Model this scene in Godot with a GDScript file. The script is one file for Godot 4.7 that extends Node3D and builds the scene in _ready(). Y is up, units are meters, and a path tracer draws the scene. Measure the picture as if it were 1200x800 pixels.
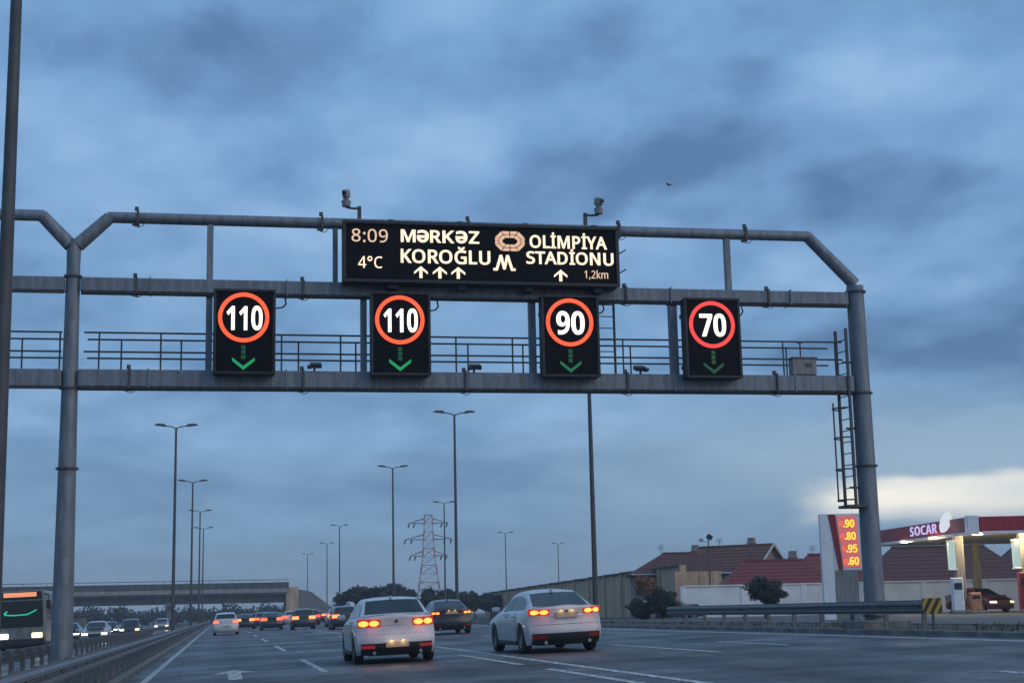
extends Node3D
# A motorway at dawn seen from a car: sign gantry, traffic, fuel station, houses.
const YAW := 0.19296
const BANK := 0.03324
const GD := 35.57            # distance of the gantry along the road
const EYE := 1.20948
var rng := RandomNumberGenerator.new()
var M := {}
var T := {}
var names_used := {}
var glow_on := true

# ------------------------------------------------------------------ helpers
func gy(x: float) -> float:
	return BANK * clampf(x, -20.0, 16.5)

func cf(u: float, y: float, d: float) -> Vector3:      # a point given in the axes of the fuel station's plot
	return Vector3(sin(YAW) * d + cos(YAW) * u, y, -cos(YAW) * d + sin(YAW) * u)

func mb() -> SurfaceTool:
	var st := SurfaceTool.new()
	st.begin(Mesh.PRIMITIVE_TRIANGLES)
	st.set_smooth_group(-1)
	return st

func face(st: SurfaceTool, pts: Array, out: Vector3) -> void:
	var n: Vector3 = (pts[1] - pts[0]).cross(pts[2] - pts[0])
	var rev := n.dot(out) > 0.0
	for k in range(1, pts.size() - 1):
		if rev:
			st.add_vertex(pts[0]); st.add_vertex(pts[k + 1]); st.add_vertex(pts[k])
		else:
			st.add_vertex(pts[0]); st.add_vertex(pts[k]); st.add_vertex(pts[k + 1])

func bx(st: SurfaceTool, c: Vector3, s: Vector3, ch := 0.0, bs := Basis()) -> void:
	st.set_smooth_group(-1)
	var h := s * 0.5
	var i := h - Vector3.ONE * ch
	for a in 3:
		for sg in [-1.0, 1.0]:
			var b := (a + 1) % 3
			var d := (a + 2) % 3
			var o := Vector3.ZERO
			o[a] = sg
			var pts := []
			for q in [[-1, -1], [1, -1], [1, 1], [-1, 1]]:
				var p := Vector3.ZERO
				p[a] = sg * h[a]; p[b] = q[0] * i[b]; p[d] = q[1] * i[d]
				pts.append(c + bs * p)
			face(st, pts, bs * o)
	if ch <= 0.0:
		return
	for a in 3:
		var b := (a + 1) % 3
		var d := (a + 2) % 3
		for q in [[-1, -1], [1, -1], [1, 1], [-1, 1]]:
			var pts := []
			var o := Vector3.ZERO
			o[b] = q[0]; o[d] = q[1]
			for e in [-1.0, 1.0]:
				var p := Vector3.ZERO
				p[a] = e * i[a]; p[b] = q[0] * h[b]; p[d] = q[1] * i[d]
				var p2 := p
				p2[b] = q[0] * i[b]; p2[d] = q[1] * h[d]
				if e < 0: pts.append(c + bs * p); pts.append(c + bs * p2)
				else: pts.append(c + bs * p2); pts.append(c + bs * p)
			face(st, pts, bs * o)
	for x in [-1.0, 1.0]:
		for y in [-1.0, 1.0]:
			for z in [-1.0, 1.0]:
				var o := Vector3(x, y, z)
				face(st, [c + bs * Vector3(x * h.x, y * i.y, z * i.z), c + bs * Vector3(x * i.x, y * h.y, z * i.z), c + bs * Vector3(x * i.x, y * i.y, z * h.z)], bs * o)

func tube(st: SurfaceTool, a: Vector3, b: Vector3, ra: float, rb := -1.0, n := 8, smooth := true, turn := 0.0) -> void:
	if rb < 0.0: rb = ra
	var d := (b - a).normalized()
	var u := d.cross(Vector3.UP if absf(d.y) < 0.9 else Vector3.FORWARD).normalized()
	var v := d.cross(u)
	st.set_smooth_group(1 if smooth else -1)
	for k in n:
		var t0 := TAU * k / n + turn
		var t1 := TAU * (k + 1) / n + turn
		var e0 := u * cos(t0) + v * sin(t0)
		var e1 := u * cos(t1) + v * sin(t1)
		face(st, [a + e0 * ra, a + e1 * ra, b + e1 * rb, b + e0 * rb], e0 + e1)
	st.set_smooth_group(-1)
	for q in [[a, ra, -d], [b, rb, d]]:
		if q[1] < 0.001: continue
		var pts := []
		for k in n:
			var t := TAU * k / n + turn
			pts.append(q[0] + (u * cos(t) + v * sin(t)) * q[1])
		face(st, pts, q[2])

func path_tube(st: SurfaceTool, pts: Array, r: float, n := 6) -> void:
	for k in pts.size() - 1:
		tube(st, pts[k], pts[k + 1], r, r, n)

func prism(st: SurfaceTool, poly: Array, z0: float, z1: float) -> void:    # an outline in x, y pushed along z
	st.set_smooth_group(-1)
	var c := Vector2.ZERO
	for p in poly: c += p
	c /= poly.size()
	var idx := Geometry2D.triangulate_polygon(PackedVector2Array(poly))
	for k in range(0, idx.size(), 3):
		for zz in [[z0, -1.0], [z1, 1.0]]:
			var t := []
			for j in 3: t.append(Vector3(poly[idx[k + j]].x, poly[idx[k + j]].y, zz[0]))
			face(st, t, Vector3(0, 0, zz[1] * signf(z1 - z0)))
	var area := 0.0
	for k in poly.size():
		area += poly[k].cross(poly[(k + 1) % poly.size()])
	for k in poly.size():
		var a: Vector2 = poly[k]
		var b: Vector2 = poly[(k + 1) % poly.size()]
		var nn := Vector2(b.y - a.y, a.x - b.x) * signf(area)
		face(st, [Vector3(a.x, a.y, z0), Vector3(b.x, b.y, z0), Vector3(b.x, b.y, z1), Vector3(a.x, a.y, z1)], Vector3(nn.x, nn.y, 0))

func grid(st: SurfaceTool, f: Callable, nu: int, nv: int, out: Vector3, group := 1) -> void:   # a curved sheet, f(u, v) for u, v in 0..1
	st.set_smooth_group(group)
	for i in nu:
		for j in nv:
			var a: Vector3 = f.call(float(i) / nu, float(j) / nv)
			var b: Vector3 = f.call(float(i + 1) / nu, float(j) / nv)
			var c: Vector3 = f.call(float(i + 1) / nu, float(j + 1) / nv)
			var d: Vector3 = f.call(float(i) / nu, float(j + 1) / nv)
			if (c - a).cross(b - d).length() < 1e-9: continue
			face(st, [a, b, c, d], out)

func obj(called: String, st: SurfaceTool, m: Material, parent: Node = null) -> MeshInstance3D:
	st.generate_normals()
	st.index()
	var mesh := st.commit()
	if mesh.get_surface_count() > 0: mesh.surface_set_material(0, m)
	return inst(called, mesh, Transform3D(), parent)

func inst(called: String, mesh: Mesh, xf := Transform3D(), parent: Node = null) -> MeshInstance3D:
	var o := MeshInstance3D.new()
	o.mesh = mesh
	o.transform = xf
	if parent == null:
		o.name = numbered(called)
		add_child(o)
	else:
		o.name = called
		parent.add_child(o, true)
	return o

func sub(called: String, parent: Node, at := Vector3.ZERO) -> Node3D:
	var o := Node3D.new()
	o.name = called
	o.position = at
	parent.add_child(o, true)
	return o

func numbered(called: String) -> String:
	var n: int = names_used.get(called, 0)
	names_used[called] = n + 1
	return called if n == 0 else "%s_%03d" % [called, n]

func tag(o: Node, label: String, category: String, group := "") -> void:
	o.set_meta("label", label)
	o.set_meta("category", category)
	if group != "": o.set_meta("group", group)

func thing(called: String, label: String, category: String, at := Vector3.ZERO, turn := 0.0, group := "") -> Node3D:
	var o := Node3D.new()
	o.name = numbered(called)
	add_child(o)
	o.position = at
	o.rotation.y = turn
	tag(o, label, category, group)
	return o

func copy(src: Node3D, called: String, label: String, at: Vector3, turn := 0.0) -> Node3D:
	var o: Node3D = src.duplicate()
	o.name = numbered(called)
	add_child(o)
	o.position = at
	o.rotation = Vector3(src.rotation.x, turn, src.rotation.z)
	o.set_meta("label", label)
	return o

func struct(called: String, st: SurfaceTool, m: Material) -> MeshInstance3D:
	var o := obj(called, st, m)
	o.set_meta("kind", "structure")
	return o

func omni(parent: Node, at: Vector3, c: Color, e: float, size := 0.1) -> void:
	var l := OmniLight3D.new()
	l.name = "lamp_light"
	l.light_color = c; l.light_energy = e; l.light_size = size
	l.omni_range = 30.0; l.omni_attenuation = 2.0; l.shadow_enabled = true
	parent.add_child(l, true)
	l.position = at

# ------------------------------------------------------------------ textures and materials
func noise_img(seed_: int, freq: float, oct: int, lo: float, hi: float, w := 512, h := 512, sharp := 1.0) -> Image:
	var n := FastNoiseLite.new()
	n.seed = seed_; n.frequency = freq; n.fractal_octaves = oct
	n.noise_type = FastNoiseLite.TYPE_SIMPLEX_SMOOTH
	var src := n.get_seamless_image(w, h)
	src.convert(Image.FORMAT_L8)
	var data := src.get_data()
	for k in data.size():
		var v := pow(data[k] / 255.0, sharp)
		data[k] = int(255.0 * lerpf(lo, hi, v))
	return Image.create_from_data(w, h, false, Image.FORMAT_L8, data)

func tex(img: Image) -> ImageTexture:
	img.generate_mipmaps()
	return ImageTexture.create_from_image(img)

func normal_tex(img: Image, strength: float) -> ImageTexture:
	var n: Image = img.duplicate()
	n.convert(Image.FORMAT_RGBA8)
	n.bump_map_to_normal_map(strength)
	return tex(n)

func mk(c: Color, rough := 0.7, metal := 0.0, t := "mott", scale := 0.3, nrm := "", nstr := 0.3) -> StandardMaterial3D:
	var m := StandardMaterial3D.new()
	m.albedo_color = c.linear_to_srgb()
	m.roughness = rough
	m.metallic = metal
	m.cull_mode = BaseMaterial3D.CULL_DISABLED
	if t != "":
		m.albedo_texture = T[t]
		m.uv1_triplanar = true
		m.uv1_world_triplanar = true
		m.uv1_scale = Vector3.ONE * scale
	if nrm != "":
		m.normal_enabled = true
		m.normal_texture = T[nrm]
		m.normal_scale = nstr
		m.uv1_triplanar = true
		m.uv1_world_triplanar = true
	return m

func em(c: Color, e: float) -> StandardMaterial3D:
	var m := StandardMaterial3D.new()
	m.albedo_color = Color(0.05, 0.05, 0.05)
	m.roughness = 0.4
	m.emission_enabled = true
	m.emission = c.linear_to_srgb()
	m.emission_energy_multiplier = e
	return m

func make_materials() -> void:
	T.mott = tex(noise_img(3, 0.010, 5, 0.72, 1.0))
	T.soft = tex(noise_img(4, 0.012, 5, 0.90, 1.0))
	T.fine = tex(noise_img(5, 0.08, 4, 0.62, 1.0))
	T.blot = tex(noise_img(9, 0.006, 6, 0.5, 1.0, 512, 512, 0.8))
	# vertical streaks of weathering: stretched noise
	var s := noise_img(11, 0.02, 5, 0.0, 1.0, 512, 64)
	s.resize(512, 512, Image.INTERPOLATE_CUBIC)
	var s2 := noise_img(12, 0.05, 4, 0.0, 1.0)
	var d1 := s.get_data()
	var d2 := s2.get_data()
	for k in d1.size(): d1[k] = int(255.0 * lerpf(0.6, 1.0, 0.65 * d1[k] / 255.0 + 0.35 * d2[k] / 255.0))
	T.streak = tex(Image.create_from_data(512, 512, false, Image.FORMAT_L8, d1))
	T.nfine = normal_tex(noise_img(21, 0.09, 4, 0.0, 1.0), 4.0)
	T.nbump = normal_tex(noise_img(22, 0.02, 4, 0.0, 1.0), 6.0)
	M.steel = mk(Color(0.275, 0.31, 0.355), 0.55, 0.25, "streak", 0.55, "nfine", 0.15)
	M.steel_dark = mk(Color(0.10, 0.105, 0.115), 0.6, 0.2, "mott", 0.8)
	M.galv = mk(Color(0.20, 0.21, 0.225), 0.5, 0.35, "mott", 1.3, "nfine", 0.1)
	M.pole = mk(Color(0.11, 0.115, 0.125), 0.6, 0.2, "streak", 0.6)
	M.black = mk(Color(0.012, 0.012, 0.014), 0.5, 0.0, "mott", 1.0)
	M.led = mk(Color(0.008, 0.009, 0.013), 0.6, 0.0, "fine", 3.0, "nfine", 0.25)
	M.led.metallic_specular = 0.2
	M.frame = mk(Color(0.022, 0.023, 0.026), 0.5, 0.0, "mott", 1.0)
	M.cable = mk(Color(0.02, 0.02, 0.02), 0.7, 0.0, "")
	M.cam = mk(Color(0.33, 0.33, 0.33), 0.4, 0.0, "mott", 4.0)
	M.cabinet = mk(Color(0.34, 0.33, 0.31), 0.6, 0.0, "streak", 0.8)
	M.warm_white = em(Color(1.0, 0.80, 0.58), 1.35)
	M.white_led = em(Color(1.0, 0.93, 0.82), 1.7)
	M.clock_led = em(Color(1.0, 0.68, 0.48), 0.85)
	M.pink_led = em(Color(1.0, 0.62, 0.42), 0.8)
	M.ring = em(Color(1.0, 0.105, 0.032), 1.3)
	M.ring_red = em(Color(1.0, 0.060, 0.052), 1.1)
	M.green = em(Color(0.01, 0.42, 0.13), 0.75)
	M.green_mid = em(Color(0.01, 0.36, 0.12), 0.38)
	M.green_dim = em(Color(0.01, 0.30, 0.12), 0.2)
	M.soil = mk(Color(0.10, 0.088, 0.07), 0.95, 0.0, "blot", 0.21, "nbump", 0.8)
	M.ground = mk(Color(0.085, 0.08, 0.062), 0.95, 0.0, "blot", 0.05, "nbump", 0.5)
	M.concrete = mk(Color(0.27, 0.265, 0.25), 0.85, 0.0, "streak", 0.25, "nfine", 0.3)
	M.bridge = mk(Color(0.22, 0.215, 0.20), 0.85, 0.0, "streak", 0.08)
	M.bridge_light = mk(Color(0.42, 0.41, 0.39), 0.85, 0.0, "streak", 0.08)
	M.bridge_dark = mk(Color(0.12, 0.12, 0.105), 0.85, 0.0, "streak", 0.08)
	M.kerb = mk(Color(0.25, 0.245, 0.23), 0.85, 0.0, "blot", 0.4, "nfine", 0.4)
	M.forecourt = mk(Color(0.11, 0.108, 0.105), 0.7, 0.0, "blot", 0.09, "nfine", 0.3)
	M.white_wall = mk(Color(0.82, 0.84, 0.86), 0.85, 0.0, "soft", 0.12)
	M.beige_wall = mk(Color(0.74, 0.51, 0.33), 0.85, 0.0, "streak", 0.10)
	M.house_wall = mk(Color(0.36, 0.30, 0.27), 0.85, 0.0, "streak", 0.12)
	M.roof_dark = mk(Color(0.15, 0.052, 0.046), 0.75, 0.0, "streak", 0.35, "nbump", 0.6)
	M.roof_red = mk(Color(0.27, 0.045, 0.040), 0.7, 0.0, "streak", 0.35, "nbump", 0.6)
	M.roof_brown = mk(Color(0.22, 0.080, 0.045), 0.75, 0.0, "streak", 0.35, "nbump", 0.6)
	M.white_trim = mk(Color(0.6, 0.6, 0.58), 0.6, 0.0, "mott", 1.0)
	M.glass = mk(Color(0.02, 0.022, 0.026), 0.08, 0.0, "")
	M.car_glass = mk(Color(0.010, 0.012, 0.014), 0.07, 0.0, "")
	M.tyre = mk(Color(0.014, 0.014, 0.015), 0.85, 0.0, "fine", 4.0)
	M.rim = mk(Color(0.30, 0.30, 0.31), 0.35, 0.7, "mott", 4.0)
	M.plastic = mk(Color(0.018, 0.018, 0.02), 0.6, 0.0, "mott", 3.0)
	M.chrome = mk(Color(0.5, 0.5, 0.5), 0.15, 1.0, "")
	M.plate = mk(Color(0.55, 0.5, 0.42), 0.6, 0.0, "fine", 5.0)
	M.red_lens = mk(Color(0.25, 0.012, 0.012), 0.15, 0.0, "")
	M.tail_red = em(Color(1.0, 0.05, 0.02), 0.5)
	M.tail_hot = em(Color(1.0, 0.33, 0.06), 2.7)
	M.tail_far = em(Color(1.0, 0.12, 0.05), 2.6)
	M.head = em(Color(0.92, 0.95, 1.0), 7.0)
	M.head_warm = em(Color(1.0, 0.72, 0.38), 4.0)
	M.reflector_glow = em(Color(1.0, 0.05, 0.05), 0.20)  # glow added to the bumper reflectors, which hold no lamp
	M.plate_lamp = em(Color(1.0, 0.66, 0.36), 1.3)
	M.lens = mk(Color(0.5, 0.5, 0.5), 0.1, 0.0, "")
	M.bus_body = mk(Color(0.24, 0.27, 0.27), 0.35, 0.0, "streak", 0.3)
	M.bus_sign = em(Color(1.0, 0.36, 0.18), 0.95)
	M.bus_green = em(Color(0.03, 0.75, 0.42), 0.7)
	M.canopy_red = mk(Color(0.55, 0.018, 0.042), 0.4, 0.0, "streak", 0.3)
	M.canopy_under = mk(Color(0.70, 0.68, 0.62), 0.7, 0.0, "mott", 0.4)
	M.column = mk(Color(0.48, 0.44, 0.36), 0.7, 0.0, "streak", 0.4)
	M.lit_panel = em(Color(0.70, 0.95, 0.92), 0.55)
	M.lamp_warm = em(Color(1.0, 0.86, 0.55), 3.0)
	M.letter = em(Color(0.62, 0.55, 1.0), 0.95)
	M.emblem = em(Color(0.85, 0.90, 1.0), 0.8)
	M.sign_white = mk(Color(0.80, 0.81, 0.83), 0.4, 0.0, "soft", 0.6)
	M.sign_red = mk(Color(0.36, 0.012, 0.028), 0.4, 0.0, "mott", 0.6)
	M.sign_panel = em(Color(0.95, 0.22, 0.24), 0.55)
	M.sign_grey = mk(Color(0.30, 0.32, 0.31), 0.6, 0.0, "streak", 0.6)
	M.price = em(Color(1.0, 0.50, 0.03), 1.9)
	M.price_red = em(Color(1.0, 0.14, 0.03), 1.1)
	M.pump_red = mk(Color(0.30, 0.02, 0.02), 0.4, 0.0, "mott", 1.0)
	M.pump_orange = mk(Color(0.62, 0.27, 0.13), 0.5, 0.0, "mott", 1.0)
	M.yellow = mk(Color(0.62, 0.40, 0.03), 0.55, 0.0, "fine", 3.0)
	M.paint = paint_material(Color(0.74, 0.74, 0.72))
	M.bark = mk(Color(0.07, 0.05, 0.035), 0.95, 0.0, "fine", 1.5)
	M.pylon_red_hazed = mk(Color(0.50, 0.15, 0.12), 0.7, 0.0, "mott", 0.2)  # pylon paint made paler, distance haze put into the colour
	M.pylon_white_hazed = mk(Color(0.66, 0.60, 0.58), 0.7, 0.0, "mott", 0.2)  # likewise paled and pinked to look faded by haze
	for q in [["leaf_dark", Color(0.020, 0.032, 0.017)], ["leaf_green", Color(0.035, 0.052, 0.024)], ["leaf_rust", Color(0.33, 0.12, 0.055)], ["leaf_red", Color(0.19, 0.045, 0.035)], ["leaf_grass", Color(0.10, 0.095, 0.045)]]:
		var lm := mk(q[1], 0.75, 0.0, "mott", 2.0)
		lm.backlight_enabled = true
		lm.backlight = (q[1] as Color).linear_to_srgb() * 0.5
		M[q[0]] = lm
	M.asphalt = asphalt_material()

func car_paint(c: Color) -> StandardMaterial3D:
	var m := mk(c, 0.38, 0.0, "soft", 0.5)
	m.clearcoat_enabled = true
	m.clearcoat = 0.8
	m.clearcoat_roughness = 0.08
	return m

func paint_material(c: Color) -> StandardMaterial3D:
	# worn thermoplastic: chips and tyre scuffs down to the asphalt
	var a := noise_img(31, 0.03, 5, 0.0, 1.0)
	var b := noise_img(32, 0.15, 3, 0.0, 1.0)
	var da := a.get_data()
	var db := b.get_data()
	var out := PackedByteArray()
	out.resize(da.size())
	for k in da.size():
		var v := 0.6 * da[k] / 255.0 + 0.4 * db[k] / 255.0
		out[k] = int(255.0 * (lerpf(0.38, 0.72, smoothstep(0.30, 0.44, v)) if v < 0.44 else lerpf(0.72, 1.0, smoothstep(0.44, 0.7, v))))
	T.worn = tex(Image.create_from_data(512, 512, false, Image.FORMAT_L8, out))
	return mk(c, 0.7, 0.0, "worn", 0.45, "nfine", 0.3)

func asphalt_material() -> StandardMaterial3D:
	# aggregate, tar patches, darker oil-stained lane centres and a few sealed cracks; u runs across the road, v along it
	var w := 1024
	var h := 1024
	var n1 := noise_img(41, 0.14, 3, 0.0, 1.0, w, h).get_data()
	var n2 := noise_img(42, 0.008, 5, 0.0, 1.0, w, h).get_data()
	var n3 := noise_img(43, 0.03, 4, 0.0, 1.0, w, h).get_data()
	var out := PackedByteArray()
	out.resize(w * h)
	for y in h:
		for x in w:
			var k := y * w + x
			var m := 17.0 * x / w - 1.95                  # metres across
			var lane := fposmod(m + 1.52, 3.85) / 3.85
			var oil := exp(-pow((lane - 0.5) / 0.09, 2.0)) * (0.25 + 0.75 * n3[k] / 255.0)
			var track := exp(-pow((absf(lane - 0.5) - 0.25) / 0.08, 2.0)) * (n2[k] / 255.0)
			var v := 0.70 + 0.30 * (n1[k] / 255.0 - 0.5) + 0.42 * (n2[k] / 255.0 - 0.5) + 0.18 * (n3[k] / 255.0 - 0.5) - 0.22 * oil + 0.12 * track
			out[k] = int(clampf(v, 0.0, 1.0) * 255.0)
	var img := Image.create_from_data(w, h, false, Image.FORMAT_L8, out)
	for c in [[275, 300, 210, 150, 0.80], [560, 80, 150, 260, 1.14], [820, 700, 190, 120, 0.82], [60, 760, 170, 190, 1.10]]:   # squares of newer surfacing
		for y in c[3]:
			for x in c[2]:
				var p := img.get_pixel(c[0] + x, (c[1] + y) % h)
				var edge: bool = x < 3 or y < 3 or x > c[2] - 4 or y > c[3] - 4
				var t: float = p.r * (0.55 if edge else c[4])
				img.set_pixel(c[0] + x, (c[1] + y) % h, Color(t, t, t))
	for c in [[230, 20, 1.0], [505, 400, -1.0], [770, 120, 0.6], [905, 640, -0.7]]:         # sealed cracks
		var x := float(c[0])
		for y in 520:
			x += sin(y * 0.05 * c[2] + c[0]) * 0.5 + sin(y * 0.21) * 0.4
			for e in 2: img.set_pixel(int(x + e) % w, (int(c[1]) + y) % h, Color(0.33, 0.33, 0.33))
	var m := StandardMaterial3D.new()
	m.albedo_texture = tex(img)
	m.albedo_color = Color(0.125, 0.124, 0.125).linear_to_srgb()
	var rimg := noise_img(44, 0.006, 5, 0.45, 1.0, 512, 512)
	m.roughness_texture = tex(rimg)
	m.roughness_texture_channel = BaseMaterial3D.TEXTURE_CHANNEL_RED
	m.roughness = 0.80
	m.normal_enabled = true
	m.normal_texture = T.nfine
	m.normal_scale = 0.35
	m.cull_mode = BaseMaterial3D.CULL_DISABLED
	return m

# ------------------------------------------------------------------ sky
func make_sky() -> ImageTexture:
	var w := 3072
	var h := 1536
	var n := FastNoiseLite.new()
	n.seed = 17; n.frequency = 1.0; n.fractal_octaves = 6; n.fractal_gain = 0.52
	n.noise_type = FastNoiseLite.TYPE_SIMPLEX_SMOOTH
	n.domain_warp_enabled = true; n.domain_warp_amplitude = 0.35; n.domain_warp_frequency = 0.8
	var big := FastNoiseLite.new()
	big.seed = 4; big.frequency = 0.22; big.fractal_octaves = 3
	big.noise_type = FastNoiseLite.TYPE_SIMPLEX_SMOOTH
	var img := Image.create(w, h, false, Image.FORMAT_RGBF)
	img.fill(Color(0.06, 0.075, 0.095))
	# single clouds of the deck as they hang in this part of the sky: bearing, height (degrees), spreads, tilt, tone
	var banks := [
		[1.0, 21.0, 4.5, 2.0, 0.9, -0.75], [6.5, 17.4, 4.2, 1.6, 1.0, -0.75], [3.6, 15.4, 2.6, 1.0, 0.6, -0.5], [-10.0, 16.8, 4.0, 1.6, -1.2, -0.55], [-14.5, 21.0, 3.4, 1.3, 0.3, -0.45],
		[-3.0, 17.0, 4.6, 1.8, 0.9, 0.75], [-9.0, 14.9, 3.6, 1.0, 0.1, 0.45], [8.0, 22.0, 3.0, 1.3, 0.9, 0.55], [13.5, 19.2, 3.6, 1.1, 0.3, 0.5], [-17.0, 17.0, 3.0, 2.0, 0.2, 0.35],
		[15.0, 15.3, 4.0, 1.5, 0.3, -0.9], [9.5, 13.8, 3.2, 1.0, -0.2, -0.45], [4.0, 14.0, 3.2, 0.9, 0.3, 0.5], [16.5, 9.3, 4.5, 2.2, 0.0, -0.75],
		[13.0, 12.2, 3.5, 0.7, 0.3, 0.35], [3.0, 7.4, 7.0, 1.4, 0.0, 0.45], [-15.0, 7.2, 4.0, 1.0, 0.0, 0.30], [-9.0, 4.6, 6.0, 1.3, 0.0, -0.40], [-1.0, 4.6, 5.0, 0.8, 0.0, -0.30]]
	for y in h / 2 + 12:
		var v := (y + 0.5) / h
		var el := PI * (0.5 - v)
		var eld := rad_to_deg(el)
		var base: Color
		if eld < 3.0: base = Color(0.275, 0.355, 0.430).lerp(Color(0.192, 0.330, 0.495), clampf(eld / 3.0, 0, 1))
		elif eld < 9.0: base = Color(0.192, 0.330, 0.495).lerp(Color(0.190, 0.360, 0.600), (eld - 3.0) / 6.0)
		else: base = Color(0.190, 0.360, 0.600).lerp(Color(0.185, 0.355, 0.615), clampf((eld - 9.0) / 10.0, 0, 1)) * (1.0 + 0.45 * clampf((eld - 9.0) / 81.0, 0, 1))   # an overcast deck is brightest overhead
		var x := 0
		while x < w:
			var az := (x + 0.5) / w * TAU                  # the seam of a panorama looks along -z
			var azd := rad_to_deg(wrapf(az - YAW, -PI, PI))
			var near_view := absf(azd) < 26.0 and eld < 28.0
			var step := 1 if near_view else 3
			var dy := maxf(sin(el), 0.0) + 0.16
			var px := sin(az) * cos(el) / dy
			var pz := cos(az) * cos(el) / dy
			var c := n.get_noise_2d(px * 1.6, pz * 1.5) * 1.05 + n.get_noise_2d(px * 4.5 + 70.0, pz * 3.6) * 0.62 + big.get_noise_2d(px, pz * 1.5) * 0.6
			if absf(azd) < 40.0 and eld < 40.0:
				var wx := 2.2 * n.get_noise_2d(azd * 0.12, eld * 0.2 + 31.0)
				var wy := 1.4 * n.get_noise_2d(azd * 0.12 + 57.0, eld * 0.2)
				for b in banks:
					var du: float = azd + wx - b[0]
					var dv: float = eld + wy - b[1] - du * b[4] * 0.3
					var q: float = (du / b[2]) * (du / b[2]) + (dv / b[3]) * (dv / b[3])
					if q < 5.0: c += b[5] * exp(-q)
			c *= lerpf(0.25, 1.0, smoothstep(0.0, 11.0, eld))
			c = clampf(c, -1.0, 1.0)
			var col := base
			var lift := 1.0 + 0.45 * clampf((eld - 9.0) / 81.0, 0, 1)
			if c > 0.0: col = base.lerp(Color(0.310, 0.505, 0.765) * lift, c * 0.85)
			else: col = base.lerp(Color(0.092, 0.188, 0.360) * lift, -c * 0.88)
			# the paler, thinner cloud low on the dawn side, and the gap under the deck
			var side := smoothstep(-4.0, 16.0, azd) * (1.0 - smoothstep(60.0, 110.0, azd))
			var wob := n.get_noise_2d(azd * 0.05 + 40.0, eld * 0.22) * 1.8
			var pale := side * exp(-pow((eld - 5.2 - wob * 0.5) / 2.0, 2.0))
			col = col.lerp(Color(0.370, 0.520, 0.650), pale * 0.85)
			var ge := eld - 4.0 - 0.05 * (clampf(azd, 0.0, 40.0) - 14.0) - wob * 0.5
			var gap := smoothstep(10.5, 14.0, azd + wob * 1.5) * (1.0 - smoothstep(45.0, 90.0, azd)) * (1.0 - smoothstep(0.60, 0.95, ge)) * smoothstep(-1.7, -0.3, ge)
			col = col.lerp(Color(1.15, 1.10, 0.96), clampf(gap * (0.95 + wob * 0.35), 0.0, 1.0))
			for e in step:
				if x + e < w: img.set_pixel(x + e, y, col)
			x += step
	return ImageTexture.create_from_image(img)

# ------------------------------------------------------------------ the road and the ground
func strip(st: SurfaceTool, x0: float, x1: float, z0: float, z1: float, lift: float, uv := false) -> void:
	# a band of road surface from z0 (near) to z1 (far), following the cross fall
	var n := maxi(1, int(absf(z1 - z0) / 40.0))
	st.set_smooth_group(-1)
	for k in n:
		var a := lerpf(z0, z1, float(k) / n)
		var b := lerpf(z0, z1, float(k + 1) / n)
		var q := [[x0, a], [x0, b], [x1, b], [x0, a], [x1, b], [x1, a]]
		for p in q:
			if uv: st.set_uv(Vector2((p[0] - x0) / 17.0, p[1] / 17.0))
			st.add_vertex(Vector3(p[0], gy(p[0]) + lift, p[1]))

func road_with_uv(called: String, x0: float, x1: float) -> void:
	var st := mb()
	strip(st, x0, x1, 25.0, -1500.0, 0.0, true)
	st.generate_normals()
	st.generate_tangents()
	var mesh := st.commit()
	mesh.surface_set_material(0, M.asphalt)
	inst(called, mesh).set_meta("kind", "structure")

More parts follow.
